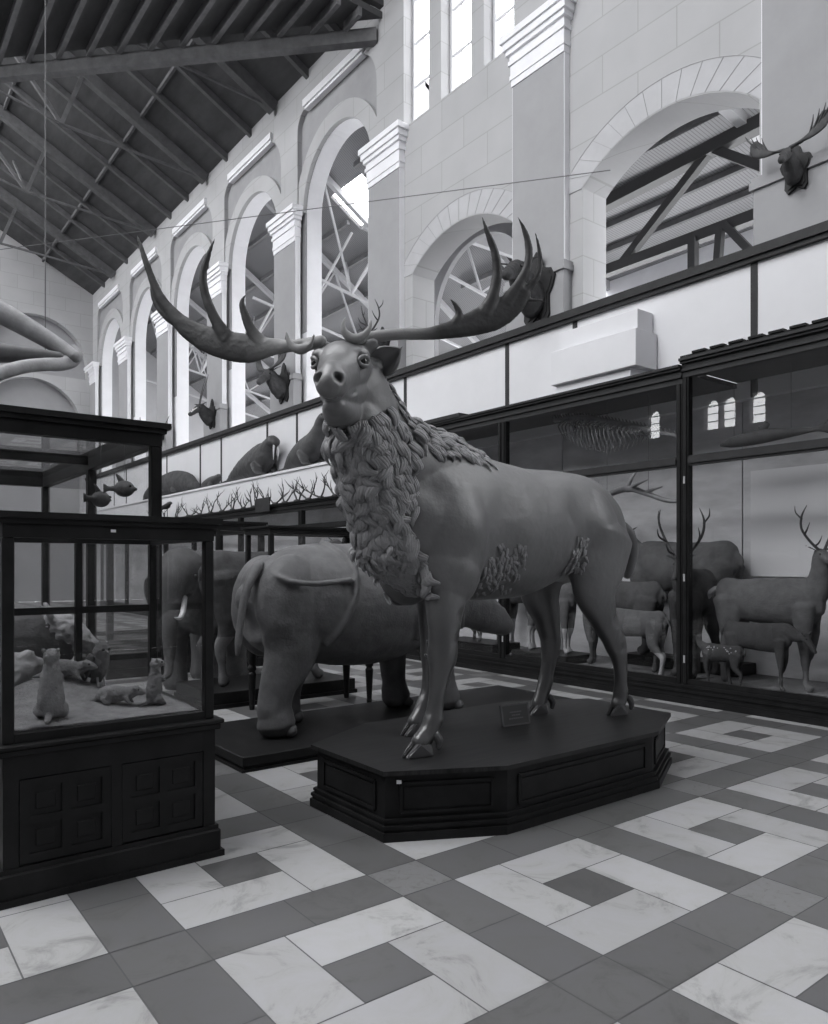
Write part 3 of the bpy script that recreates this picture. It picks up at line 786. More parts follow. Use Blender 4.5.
# skull, face, jaw
e.limb([hl(-.24, 0, -.05, .12, .13), hl(-.12, 0, .0, .155, .16), hl(.0, 0, .01, .175, .165), hl(.10, 0, -.01, .165, .155), hl(.20, 0, -.045, .13, .135), hl(.31, 0, -.075, .100, .118), hl(.41, 0, -.10, .092, .110), hl(.475, 0, -.115, .078, .082)], ref=SD, seg=24, sub=5)
e.limb([hl(-.14, 0, -.22, .12, .13), hl(.02, 0, -.26, .13, .125), hl(.16, 0, -.265, .115, .10), hl(.28, 0, -.245, .09, .07), hl(.35, 0, -.225, .068, .05)], ref=SD, seg=18, sub=4)
e.limb([hl(-.14, 0, -.12, .15, .12), hl(.04, 0, -.14, .158, .12), hl(.16, 0, -.155, .128, .10), hl(.26, 0, -.16, .10, .07), hl(.33, 0, -.165, .08, .05)], ref=SD, seg=18, sub=4)
e.limb([hl(-.02, 0, -.30, .135, .12), hl(-.12, 0, -.36, .16, .13), (2.66, 4.06, 2.5, .18, .16)], ref=SD, seg=16)
for sg in (-1, 1):
    e.ell(hd(.10, sg * .118, .075), (.07, .055, .045))              # brow
    e.ell(hd(.11, sg * .12, .01), (.055, .04, .05))                # lower lid
    e.ell(hd(.43, sg * .052, -.075), (.052, .042, .050))              # nostril wing
    e.limb([hl(-.06, sg * .10, .10, .06, .06), hl(-.065, sg * .14, .135, .05, .05), hl(-.07, sg * .18, .155, .042, .042)], ref=F, seg=14)   # pedicle
    e.limb([hl(-.14, sg * .12, .03, .05, .05), hl(-.18, sg * .19, .02, .055, .045)], ref=U, seg=12)   # ear root
dn = []
for sg in (-1, 1):
    dn += [(hd(.488, sg * .060, -.075), .046, -F * .06 - SD * sg * .025), (hd(.15, sg * .15, .03), .06, -SD * sg * .03)]
    for k in range(14):
        f = .46 - k * .019
        dn.append((hd(f, sg * (.03 + .075 * min(1, k / 5) ** .7), -.185 + .0015 * k + (.004 * (k - 9) if k > 9 else 0)), .022, -SD * sg * .012 - F * (.012 if k < 4 else .002)))
    dn.append((hd(.17, sg * .135, -.03), .05, -SD * sg * .012))
dn += [(hd(.47, 0, -.185), .035, -F * .025), (hd(.50, 0, -.10), .03, -F * .012), (hd(.20, 0, .09), .09, -U * .012), (hd(.0, 0, .165), .07, -U * .012)]
# muscle creases
for c, r, v in (((3.78, 3.80, 2.05), .30, (0, .028, 0)), ((3.76, 3.83, 1.78), .26, (0, .036, 0)), ((3.42, 3.76, 1.95), .26, (0, -.03, 0)), ((3.38, 3.78, 1.68), .16, (0, -.022, 0)), ((4.95, 3.83, 2.0), .28, (0, -.025, 0)), ((4.62, 3.86, 2.15), .26, (0, .025, 0)), ((4.66, 3.86, 1.9), .24, (0, .03, 0)),
                ((5.3, 3.84, 2.2), .16, (0, .02, 0)), ((3.20, 3.80, 1.5), .10, (0, -.02, 0)), ((3.38, 3.84, 1.35), .08, (0, .025, 0)), ((3.35, 3.86, 1.20), .06, (0, .018, 0)), ((5.12, 3.9, 1.25), .1, (0, .03, 0)),
                ((3.15, 3.85, 2.2), .18, (0, .03, 0)), ((5.24, 3.9, 1.0), .07, (0, .016, 0))):
    dn.append((V(c), r, V(v)))
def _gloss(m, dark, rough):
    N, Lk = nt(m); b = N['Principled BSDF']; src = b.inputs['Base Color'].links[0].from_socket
    at = N.new('ShaderNodeAttribute'); at.attribute_name = 'leg_blend'; mx = N.new('ShaderNodeMix'); mx.data_type = 'RGBA'
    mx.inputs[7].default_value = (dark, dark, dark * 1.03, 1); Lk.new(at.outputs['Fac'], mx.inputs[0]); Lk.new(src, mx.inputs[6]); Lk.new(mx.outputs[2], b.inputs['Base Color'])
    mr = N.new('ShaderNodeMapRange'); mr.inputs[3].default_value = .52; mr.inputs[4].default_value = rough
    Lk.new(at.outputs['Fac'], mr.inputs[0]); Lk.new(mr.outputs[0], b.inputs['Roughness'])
_gloss(M['bronze'], .055, .30)      # leg colour darkens and roughness drops with falling height
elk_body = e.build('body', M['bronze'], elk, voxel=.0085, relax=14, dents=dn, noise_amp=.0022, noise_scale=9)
_at = elk_body.data.attributes.new('leg_blend', 'FLOAT', 'POINT')
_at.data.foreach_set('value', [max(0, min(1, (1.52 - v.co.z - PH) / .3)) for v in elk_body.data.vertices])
# hooves: two cloven toes and two dew claws on each foot
def hoof(x, y, fx=-1, s=1.0):
    h = MB(EO)
    for sy in (-1, 1):
        b2 = bmesh.new()
        prof = [(.075, -.02, PH), (-.12, -.006, PH), (-.10, -.004, PH + .03), (-.03, 0, PH + .095), (.06, -.012, PH + .085)]
        A = []; 
        for dx, ds, z in prof: A.append(b2.verts.new((x - fx * 0 + dx * s, y + sy * (.012), z)))
        B = []
        for i, (dx, ds, z) in enumerate(prof): B.append(b2.verts.new((x + dx * s * (.93 if dx < 0 else .8), y + sy * (.075 if z < PH + .05 and dx > -.1 else (.035 if dx < -.05 else .06)), z)))
        b2.faces.new(A); b2.faces.new(B[::-1])
        n = len(A)
        for i in range(n): b2.faces.new((A[i], B[i], B[(i + 1) % n], A[(i + 1) % n]))
        bmesh.ops.recalc_face_normals(b2, faces=b2.faces[:])
        bmesh.ops.bevel(b2, geom=b2.edges[:], offset=.009, segments=2, affect='EDGES')
        h.add(b2)
        h.limb([(x + .10, y + sy * .045, PH + .14, .022, .03), (x + .13, y + sy * .05, PH + .09, .024, .03), (x + .12, y + sy * .052, PH + .045, .016, .018)], seg=10, sub=3)
    h.build('hoof', M['hoofm'], elk, smooth=False)
hoof(3.07, 3.93, s=1.15); hoof(3.43, 4.45); hoof(5.25, 4.0); hoof(4.74, 4.43)
for sg in (-1, 1):
    ey = MB(EO).ell(hd(.135, sg * .138, .028), (.041, .041, .041), 20).build('eye', M['eye'], elk, smooth=True)
    lid = MB(EO)
    ex = (SD * sg * .86 + F * .5).normalized(); ef = (F - ex * F.dot(ex)).normalized(); eu = ex.cross(ef) * (1 if sg > 0 else -1)
    if eu.z < 0: eu = -eu
    ec = hd(.135, sg * .138, .028)
    for k, arcs in ((1, .030), (-1, .026)):
        pts = []
        for i in range(9):
            an = PI * i / 8
            p = ec + ef * (.046 * math.cos(an)) + eu * (k * arcs * math.sin(an) + .004) + ex * (.030 - .016 * abs(math.cos(an)))
            pts.append((*p, .010 + .004 * math.sin(an), .010 + .004 * math.sin(an)))
        lid.limb(pts, ref=ex, seg=8, sub=2)
    lid.build('eyelid', M['bronze'], ey, smooth=True)
    # ears: cupped leaves
    er = MB(EO); n = 14
    root = hd(-.16, sg * .165, .0); tip = hd(-.18, .35, .15) if sg > 0 else hd(-.40, -.27, .04)
    ax = (tip - root); al = ax.length; ax.normalize(); wd = U - ax * U.dot(ax); wd.normalize(); nr = ax.cross(wd) * (1 if sg > 0 else -1)
    if nr.dot(F) < 0: nr = -nr
    G = []
    for i in range(n + 1):
        t_ = i / n; hw = .085 * (math.sin(PI * min(1, t_ * 1.02 + .1) ** .85) ** .8 if t_ < .93 else .0) + .012 * (1 - t_)
        row = []
        for k in range(9):
            a_ = -1 + k / 4
            row.append(root + ax * (al * t_) + wd * (hw * a_ - .01 * t_) + nr * (.05 * a_ * a_ * math.sin(PI * min(t_ + .1, 1)) - .04 * (1 - t_)))
        G.append([er.b.verts.new(p) for p in row])
    for i in range(n):
        for k in range(8): er.b.faces.new((G[i][k], G[i + 1][k], G[i + 1][k + 1], G[i][k + 1]))
    eo = er.build('ear', M['bronze'], elk, smooth=True)
    sol = eo.modifiers.new('thick', 'SOLIDIFY'); sol.thickness = .016; sol.offset = 0
# antlers, read as bearings at the head's own distance
def apt(px, py, a, b=None, z0=4.74):
    z = z0 + .0007 * abs(px - 344) + .10 * max(0, (abs(px - 344) - 60) / 130)
    return (*at_depth(px, py, z), a * 1.15 if a > .005 else a, (b if b else a) * 1.16 if a > .005 else a)
def antler(beam, tines, name='antler'):
    a = MB(EO)
    view = V((.61, .79, -.05))
    a.limb(beam, ref=view, seg=16, sub=5)
    for tn in tines: a.limb(tn, ref=view, seg=12, sub=5)
    o_ = a.build(name, M['antler'], elk, voxel=.008, relax=3, noise_amp=.0018, noise_scale=18)
    at = o_.data.attributes.new('pale', 'FLOAT', 'POINT'); n = len(o_.data.vertices)
    at.data.foreach_set('value', [max(0, min(1, (.66 - (v.co + EO - HC).length) / .22)) for v in o_.data.vertices])
    return o_
u = 4.85 / 752     # metres per pixel there
# image-left antler; a = thickness, b = half breadth in the palm
antler([apt(322, 342, .036), apt(306, 344, .032), apt(290, 346, .028, .034), apt(272, 347, .024, .052), apt(250, 349, .022, .082), apt(226, 345, .021, .085), apt(205, 338, .02, .075), apt(186, 327, .02, .055), apt(170, 311, .02, .036), apt(158, 293, .019, .026), apt(148, 268, .016, .02), apt(141, 247, .011, .013), apt(137, 235, .004)],
       [[apt(228, 340, .022, .05), apt(216, 321, .022, .032), apt(206, 297, .021, .027), apt(203, 276, .019, .022), apt(208, 256, .014, .016), apt(215, 238, .004)],
        [apt(262, 344, .022, .045), apt(252, 331, .02, .032), apt(245, 315, .018, .024), apt(242, 303, .014, .017), apt(246, 294, .004)],
        [apt(182, 326, .018, .022), apt(168, 319, .015, .018), apt(157, 307, .013), apt(152, 295, .010), apt(150, 284, .004)],
        [apt(286, 332, .006, z0=4.66), apt(289, 342, .016, z0=4.66), apt(295, 348, .022, .026, 4.66), apt(303, 349, .024, .028, 4.66), apt(310, 345, .016, z0=4.66), apt(314, 335, .007, z0=4.66)],
        [apt(303, 349, .024, z0=4.68), apt(312, 345, .028, z0=4.74), apt(320, 342, .03, z0=4.78)]])
antler([apt(362, 339, .038), apt(380, 336, .033), apt(400, 334, .030, .032), apt(425, 334, .027, .034), apt(450, 330, .024, .05), apt(472, 324, .022, .072), apt(494, 315, .021, .088), apt(512, 304, .02, .072), apt(524, 290, .02, .05)],
       [[apt(452, 328, .02, .04), apt(459, 316, .019, .024), apt(456, 306, .015), apt(450, 299, .004)],
        [apt(484, 315, .022, .05), apt(492, 298, .022, .036), apt(497, 276, .021, .03), apt(495, 253, .019, .024), apt(488, 234, .014, .017), apt(482, 217, .004)],
        [apt(506, 304, .022, .05), apt(518, 286, .021, .034), apt(527, 268, .02, .026), apt(529, 250, .018, .022), apt(525, 232, .013, .016), apt(518, 217, .004)],
        [apt(516, 298, .02, .04), apt(530, 287, .018, .024), apt(538, 274, .016, .019), apt(540, 258, .013, .015), apt(538, 244, .010), apt(535, 232, .004)],
        [apt(520, 300, .016), apt(532, 300, .012), apt(546, 301, .004)],
        [apt(345, 318, .006, z0=4.62), apt(343, 326, .014, z0=4.62), apt(346, 334, .02, .024, 4.62), apt(354, 339, .024, .028, 4.62), apt(363, 336, .02, .024, 4.62), apt(369, 329, .014, z0=4.62), apt(371, 320, .006, z0=4.62)],
        [apt(355, 339, .024, z0=4.64), apt(362, 340, .03, z0=4.72), apt(368, 340, .034, z0=4.76)]])
# carved curls of the mane, rooted on the body's own surface
bvh = BVHTree.FromPolygons([v.co + EO for v in elk_body.data.vertices], [tuple(p.vertices) for p in elk_body.data.polygons])
def lock(mb, p, d, n, L, r, sway, rg, curl=.6):
    side = d.cross(n).normalized(); ph = rg.uniform(0, 6.28); hook = rg.choice((-1, 1)) * curl
    for q in (-1.5, -.5, .5, 1.5):
        pts = []
        for i in range(7):
            t_ = i / 6
            c = p + d * (L * t_ * (1 - .15 * t_)) + n * (r * (.35 + 1.5 * math.sin(PI * min(1, t_ * .75 + .12)) - .2 * t_)) + side * (sway * (math.sin(ph + t_ * 5.2) - math.sin(ph)) * t_ + hook * L * .28 * t_ * t_)
            c = c + side * (q * r * .50 * (1 - t_ ** 3)) - n * (abs(q) * r * .20)
            rr = r * (.32, .42, .45, .42, .34, .24, .05)[i]
            pts.append((*c, rr, rr * .85))
        mb.limb(pts, ref=side, seg=6, sub=2)
mn = MB(EO)
axis = [(V((2.60, 4.00, 2.64)), .15), (V((2.66, 4.05, 2.52)), .19), (V((2.74, 4.09, 2.36)), .22), (V((2.82, 4.12, 2.18)), .235), (V((2.92, 4.15, 2.0)), .23), (V((3.02, 4.17, 1.85)), .20), (V((3.10, 4.17, 1.70)), .16), (V((3.2, 4.18, 1.58)), .14)]
fr = V((-.75, -.66, 0)).normalized(); sd = V((.66, -.75, 0)).normalized()
rng = random.Random(11)
NR = 30
for i in range(NR):
    t_ = i / (NR - 1) * (len(axis) - 1); k = min(int(t_), len(axis) - 2); w_ = t_ - k
    c = axis[k][0].lerp(axis[k + 1][0], w_)
    dwn = (axis[k + 1][0] - axis[k][0]).normalized()
    for j in range(13):
        fi = i / (NR - 1); hi_ = 130 if fi < .22 else (130 - (fi - .22) * 230 if fi < .55 else 54)
        th = math.radians(-118 + (118 + hi_) * (j + rng.uniform(.1, .9)) / 13)
        n = fr * math.cos(th) + sd * math.sin(th)
        n = (n - dwn * n.dot(dwn)).normalized()
        if n.y > .6: continue
        h = bvh.ray_cast(c + n * .7, -n, 1.0)
        if h[0] is None or (h[0].y < 3.92 and h[0].z < 1.78): continue
        nn = (h[1] if h[1].dot(n) > 0 else -h[1]).lerp(n, .3).normalized()
        dd = (dwn - nn * dwn.dot(nn)).normalized(); dd = (dd + nn.cross(dd) * rng.uniform(-.5, .5)).normalized()
        L = rng.uniform(.13, .20) * (.75 if i > NR - 6 else 1)
        lock(mn, h[0] - nn * .012, dd, nn, L, rng.uniform(.024, .036), rng.uniform(.016, .036), rng)
def side_lock(mb, x, z, d, L, r, y0=3.3):
    h = bvh.ray_cast(V((x, y0, z)), V((0, 1, 0)), 1.1)
    if h[0] is None: return
    n = h[1] if h[1].y < 0 else -h[1]
    d = V(d); d = (d - n * d.dot(n)).normalized(); d = (d + n.cross(d) * rng.uniform(-.3, .3)).normalized()
    lock(mb, h[0] - n * r * .6, d, n, L, r, r * .8, rng)
tl_ = [(2.93, 2.90), (3.0, 2.84), (3.11, 2.71), (3.38, 2.64), (3.70, 2.52), (3.85, 2.49)]
for i in range(130):
    x = rng.uniform(2.86, 3.72)
    zt = [a_[1] + (b_[1] - a_[1]) * (x - a_[0]) / (b_[0] - a_[0]) for a_, b_ in zip(tl_, tl_[1:]) if a_[0] <= x <= b_[0]]
    zt = zt[0] if zt else 2.9
    side_lock(mn, x, zt - rng.uniform(.0, 1) * (.05 + .20 * max(0, 1 - abs(x - 3.05) / .8)), (.75, -.1, -.62), rng.uniform(.10, .16), rng.uniform(.014, .022))
for i in range(40):
    z = rng.uniform(2.08, 2.42)
    side_lock(mn, 2.86 + rng.uniform(-.08, .17), z, (.25, 0, -1), rng.uniform(.11, .17), rng.uniform(.018, .028))
for i in range(520):
    n = V((rng.uniform(-1, .25), rng.uniform(-1, .5), rng.uniform(-.75, .35))).normalized()
    c = V((3.12, 4.17, 1.70))
    h = bvh.ray_cast(c + n * .8, -n, .8)
    if h[0] is None or h[0].z > 1.85 or h[0].x > 3.32 or h[0].y < 3.97: continue
    d = V((.35, 0, -.9)); d = d - n * d.dot(n)
    if d.length < .2: continue
    d = (d.normalized() + n.cross(d) * rng.uniform(-.4, .4)).normalized()
    lock(mn, h[0] - n * .012, d, n, rng.uniform(.08, .13), rng.uniform(.016, .024), rng.uniform(.01, .02), rng)
mn.build('mane', M['mane'], elk, smooth=True)
tf = MB(EO)
for i in range(80): side_lock(tf, rng.uniform(3.60, 3.95), rng.uniform(1.50, 1.86), (.3, 0, -.9), rng.uniform(.06, .10), rng.uniform(.009, .014))
tf.build('elbow_tuft', M['mane'], elk, smooth=True)
tf = MB(EO)
for i in range(44): side_lock(tf, rng.uniform(4.50, 4.72), rng.uniform(1.66, 1.92), (-.2, 0, -.9), rng.uniform(.06, .10), rng.uniform(.009, .014))
tf.build('flank_tuft', M['mane'], elk, smooth=True)
# ---------------------------------------------------------------- mounted and modelled animals
M['rhino'] = mat('painted rhinoceros hide', .125, .62, .35, .22, 5, .22, 45)
M['elephant'] = mat('grey elephant hide', .10, .8, .2, .2, 5, .5, 40)
M['hide_dark'] = mat('dark brown coat', .06, .8, .15, .25, 6, .3, 60)
M['hide_mid'] = mat('brown grey coat', .085, .85, .1, .25, 6, .3, 60)
M['hide_pale'] = mat('pale fawn coat', .12, .85, .1, .22, 6, .3, 60)
M['hide_white'] = mat('whitish coat', .36, .85, .1, .15, 8, .3, 60)
M['seal'] = mat('dark seal skin', .06, .5, .4, .25, 6, .15, 40)
M['pelt'] = mat('grey brown pelt', .15, .9, .1, .25, 14, .4, 80)
M['ivory'] = mat('ivory', .65, .4, .5)
M['bone'] = mat('weathered bone', .30, .6, .3, .22, 6, .2, 30)
M['darkbone'] = mat('dusty bone', .13, .7, .2, .2, 6)
M['sand'] = mat('sandy ground', .15, .9, .1, .25, 12, .6, 60)

# --- rhinoceros
RB = V((4.8, 6.45, 0))
rb = thing('low_plinth', 'long low dark base under the rhinoceros', 'plinth', RB)
MB(RB).box(2.64, 6.9, 5.72, 7.15, .045, .125, .006).build('top', M['darkwood'], rb)
MB(RB).box(2.66, 6.88, 5.74, 7.13, 0, .045).box(2.63, 6.91, 5.71, 7.16, 0, .02).build('foot_moulding', M['darkwood'], rb)
RO = V((4.4, 6.5, .125)); rh = thing('rhinoceros_model', 'hornless looking rhinoceros model with folded hide on the low base behind the statue', 'statue', RO)
r = MB(RO, 3); Y = 6.52
r.limb([(3.02, Y, 1.38, .10, .14), (3.12, Y, 1.38, .30, .36), (3.35, Y, 1.34, .43, .50), (3.7, Y, 1.33, .50, .58), (4.1, Y, 1.30, .55, .62), (4.5, Y, 1.30, .56, .62), (4.9, Y, 1.36, .50, .58), (5.2, Y, 1.36, .42, .50), (5.45, Y, 1.34, .32, .38)], seg=26, sub=5)
r.limb([(5.3, Y, 1.36, .33, .40), (5.6, Y, 1.30, .27, .33), (5.85, Y - .02, 1.22, .22, .26), (6.05, Y - .03, 1.12, .19, .22), (6.22, Y - .04, 1.04, .15, .17), (6.36, Y - .04, .97, .12, .12)], seg=20, sub=4)
r.ell((6.28, Y - .04, 1.14), (.08, .07, .07))
for s in (-1, 1):
    r.ell((3.36, Y + s * .26, 1.30), (.34, .22, .50)); r.ell((5.0, Y + s * .26, 1.28), (.32, .2, .46))
    r.limb([(5.72, Y + s * .16, 1.48, .05, .03), (5.74, Y + s * .22, 1.58, .06, .03), (5.76, Y + s * .25, 1.66, .03, .02)], seg=10)
def rleg(pts): r.limb(pts, seg=18, sub=4)
rleg([(3.40, 6.26, 1.15, .20, .34), (3.36, 6.25, .88, .17, .27), (3.24, 6.24, .62, .13, .19), (3.19, 6.24, .42, .125, .165), (3.20, 6.24, .32, .14, .165), (3.21, 6.24, .24, .16, .185)])
rleg([(3.74, 6.78, 1.1, .18, .30), (3.70, 6.78, .8, .15, .22), (3.60, 6.78, .5, .12, .17), (3.58, 6.78, .32, .135, .16), (3.58, 6.78, .235, .15, .17)])
rleg([(5.05, 6.30, 1.1, .19, .26), (5.16, 6.30, .75, .15, .19), (5.24, 6.30, .45, .125, .15), (5.27, 6.30, .33, .135, .15), (5.29, 6.30, .235, .15, .17)])
rleg([(4.86, 6.76, 1.1, .18, .25), (4.9, 6.76, .7, .14, .165), (4.92, 6.76, .42, .12, .14), (4.93, 6.76, .33, .135, .15), (4.95, 6.76, .235, .15, .17)])
# hide folds: hip fold across the rump, girdle behind the rump, girdle behind the shoulder, neck folds
def fold(pts, a=.035): r.limb([(*p, a, a) for p in pts], seg=10, sub=4)
fold([(3.16, 6.16, 1.60), (3.28, 6.02, 1.545), (3.5, 5.985, 1.53), (3.72, 5.985, 1.545), (3.86, 5.99, 1.56)], .03)
fold([(3.82, 6.46, 1.93), (3.90, 6.22, 1.82), (3.94, 6.04, 1.62), (3.90, 5.985, 1.40), (3.80, 6.02, 1.15), (3.66, 6.10, .95)], .032)
fold([(4.78, 6.46, 1.93), (4.72, 6.2, 1.8), (4.68, 6.04, 1.55), (4.66, 5.98, 1.25), (4.72, 6.06, .95)], .04)
fold([(5.45, 6.5, 1.74), (5.40, 6.22, 1.55), (5.42, 6.2, 1.25), (5.5, 6.3, 1.02)], .045)
dr = [((3.90, 6.0, 1.5), .12, (0, .02, 0)), ((4.3, 5.95, .72), .3, (0, 0, .02)), ((3.05, 6.35, 1.1), .18, (.04, .02, 0)), ((3.6, 6.0, 1.48), .1, (0, .015, 0))]
r.build('body', M['rhino'], rh, voxel=.017, relax=4, dents=[(V(c), q, V(v)) for c, q, v in dr], noise_amp=.006, noise_scale=6)
t_ = MB(RO); t_.limb([(3.14, 6.44, 1.70, .05, .05), (3.06, 6.36, 1.66, .05, .05), (2.96, 6.30, 1.52, .042, .042), (2.90, 6.28, 1.34, .036, .036), (2.87, 6.27, 1.18, .032, .032), (2.85, 6.27, 1.02, .04, .03), (2.84, 6.27, .90, .02, .015)], seg=12, sub=5)
t_.build('tail', M['rhino'], rh, smooth=True)
for x, y in ((3.21, 6.24), (3.58, 6.78), (5.29, 6.30), (4.95, 6.76)):
    h = MB(RO)
    for a in (-.9, 0, .9):
        c, s = math.cos(a), math.sin(a)
        h.ell((x + .14 * c, y + .13 * s, .18), (.065, .062, .055), 12)
    h.build('toenails', M['rhino'], rh, smooth=True)

# --- generic four-footed mount; local frame: faces +x, feet at z = 0
def antler_pts(kind, s, H):
    """one antler on side s in a local frame at the brow; returns list of limb paths"""
    k = H
    if kind == 'stag':
        return [[(0, .05 * s, 0, .022), (-.06, .16 * s, .14, .02), (-.10, .26 * s, .32, .018), (-.04, .30 * s, .50, .015), (.02, .26 * s, .66, .005)],
                [(-.02, .09 * s, .06, .016), (.10, .12 * s, .10, .012), (.18, .13 * s, .20, .004)],
                [(-.08, .22 * s, .24, .016), (.04, .27 * s, .30, .012), (.10, .27 * s, .40, .004)],
                [(-.05, .29 * s, .46, .013), (-.12, .34 * s, .56, .010), (-.14, .34 * s, .66, .004)]]
    if kind == 'moose':
        return [[(0, .05 * s, 0, .03), (-.03, .22 * s, .04, .028), (-.05, .40 * s, .10, .026, .07), (-.06, .55 * s, .22, .022, .12), (-.06, .62 * s, .38, .018, .07)]] + \
               [[(-.05, (.36 + .07 * q) * s, .12 + .05 * q, .018), (-.02, (.42 + .09 * q) * s, .28 + .05 * q, .012), (.0, (.44 + .10 * q) * s, .38 + .05 * q, .004)] for q in range(4)]
    if kind == 'caribou':
        return [[(0, .05 * s, 0, .02), (-.12, .18 * s, .16, .018), (-.22, .30 * s, .36, .017), (-.12, .34 * s, .58, .016, .04), (.04, .30 * s, .74, .012, .05), (.10, .28 * s, .80, .004)],
                [(0, .06 * s, .03, .016), (.16, .08 * s, .06, .014, .03), (.28, .06 * s, .14, .004)],
                [(-.16, .22 * s, .26, .014), (-.04, .28 * s, .30, .012), (.06, .28 * s, .38, .004)],
                [(-.06, .33 * s, .64, .012), (-.10, .38 * s, .76, .004)], [(.02, .31 * s, .70, .012), (-.02, .36 * s, .86, .004)]]
    if kind == 'roe':
        return [[(0, .03 * s, 0, .014), (-.03, .06 * s, .12, .012), (-.02, .07 * s, .22, .004)], [(-.03, .06 * s, .11, .01), (.05, .07 * s, .17, .004)]]
    if kind == 'oryx':
        return [[(0, .03 * s, 0, .016), (-.06, .05 * s, .30, .014), (-.16, .08 * s, .62, .010), (-.22, .1 * s, .85, .003)]]
    return []

def hoofed(name, label, cat, loc, rz, H, L, m, neck=(.30, .30), head=.30, pitch=-.35, hy=0.0, antl=None, stout=1.0, legm=None, tailm=None, tail='short', group=None, belly=0.0, depth=.42, ak=1.0, voxel=None, headdown=False, hump=0.0):
    t = thing(name, label, cat, loc, rz, group)
    b = MB(fine=2); w = .115 * H * stout; d = depth * H * .5
    zc = H - d * 1.02
    fx, bx = L * .40, -L * .42
    b.limb([(bx - .04 * L, 0, zc + .02 * H, w * .35, d * .45), (bx, 0, zc + .02 * H, w * .85, d * .86), (bx + .18 * L, 0, zc, w * 1.0, d * .92), (0, 0, zc - .01 * H, w * 1.12, d * .98), (fx - .15 * L, 0, zc - .01 * H + hump * .3, w * 1.05, d * 1.05 + hump * .4), (fx, 0, zc + hump * .5, w * .9, d * 1.0 + hump * .4), (fx + .10 * L, 0, zc, w * .5, d * .6)], seg=18, sub=4)
    nb = V((fx + .05 * L, 0, H - d * .6)); ne = nb + V((neck[0] * math.cos(hy), neck[0] * math.sin(hy), neck[1]))
    mid = nb.lerp(ne, .5) + V((.02, 0, -.02 * H))
    b.limb([(*(nb - V((.12 * L, 0, .02 * H))), w * .8, d * .7), (*nb, w * .72, d * .62), (*mid, w * .55, d * .42), (*ne, w * .45, d * .3)], seg=14, sub=4)
    fd = V((math.cos(hy) * math.cos(pitch), math.sin(hy) * math.cos(pitch), math.sin(pitch))); sdv = V((-math.sin(hy), math.cos(hy), 0)); up = fd.cross(sdv)
    hh = head
    def hp(f, s, u): return ne + fd * (f * hh) + sdv * (s * hh) + up * (u * hh)
    b.limb([(*hp(-.15, 0, .02), .20 * hh, .22 * hh), (*hp(.1, 0, .03), .23 * hh, .24 * hh), (*hp(.4, 0, -.02), .17 * hh, .19 * hh), (*hp(.75, 0, -.07), .12 * hh, .13 * hh), (*hp(.98, 0, -.10), .11 * hh, .10 * hh)], ref=sdv, seg=14, sub=3)
    for s in (-1, 1):
        b.limb([(*hp(-.02, .18 * s, .16), .05 * hh, .03 * hh), (*hp(-.12, .42 * s, .26), .10 * hh, .03 * hh), (*hp(-.18, .66 * s, .34), .03 * hh, .015 * hh)], ref=fd, seg=8, sub=3)
    lr = .034 * H * (stout ** .5)
    def fleg(x, y, step):
        b.limb([(x, y, zc - .2 * d, lr * 1.9, lr * 3.0), (x + .01, y, H * .46, lr * 1.35, lr * 1.9), (x + .01 + step * .4, y, H * .31, lr * 1.0, lr * 1.15), (x + step * .7, y, H * .27, lr * 1.0, lr * 1.1), (x + step, y, H * .15, lr * .68, lr * .72), (x + step, y, H * .07, lr * .85, lr * .9), (x + step + lr, y, lr * .74, lr * .95, lr * 1.2)], seg=10, sub=3)
    def hleg(x, y, step):
        b.limb([(x + .03 * L, y, zc, lr * 2.2, lr * 4.4), (x + .05 * L, y, H * .50, lr * 1.7, lr * 3.0), (x + .0 * L + step * .5, y, H * .38, lr * 1.15, lr * 1.7), (x - .06 * L + step, y, H * .285, lr * .85, lr * 1.3), (x - .05 * L + step, y, H * .16, lr * .68, lr * .75), (x - .04 * L + step, y, H * .07, lr * .85, lr * .9), (x - .03 * L + step, y, lr * .74, lr * .95, lr * 1.2)], seg=10, sub=3)
    yy = w * .62
    fleg(fx - .02 * L, -yy, .03 * L); fleg(fx - .02 * L, yy, -.04 * L); hleg(bx + .06 * L, -yy, .03 * L); hleg(bx + .06 * L, yy, -.04 * L)
    if tail == 'short': b.limb([(bx - .05 * L, 0, zc + d * .55, .018 * H, .014 * H), (bx - .10 * L, 0, zc + d * .2, .022 * H, .014 * H), (bx - .10 * L, 0, zc - d * .15, .008 * H)], seg=8, sub=3)
    if tail == 'long': b.limb([(bx - .05 * L, 0, zc + d * .6, .02 * H, .02 * H), (bx - .10 * L, 0, zc + d * .1, .016 * H), (bx - .09 * L, 0, zc - d * .8, .012 * H), (bx - .08 * L, 0, zc - d * 1.4, .022 * H), (bx - .08 * L, 0, zc - d * 1.7, .006 * H)], seg=8, sub=3)
    ms = [m] + ([legm] if legm else [])
    o = b.build('body', ms, t, voxel=voxel or max(.008, H * .0115), relax=3, noise_amp=.004 * H, noise_scale=7)
    if legm:
        zz = H * .36
        me = o.data; vz = [v.co.z for v in me.vertices]
        me.polygons.foreach_set('material_index', [1 if sum(vz[i] for i in p.vertices) / len(p.vertices) < zz and abs(me.vertices[p.vertices[0]].co.x) < L * .62 else 0 for p in me.polygons])
    for s in (-1, 1):
        MB().ell(hp(.2, .19 * s, .10), (.045 * hh,) * 3, 10).build('eye', M['eye'], t, smooth=True)
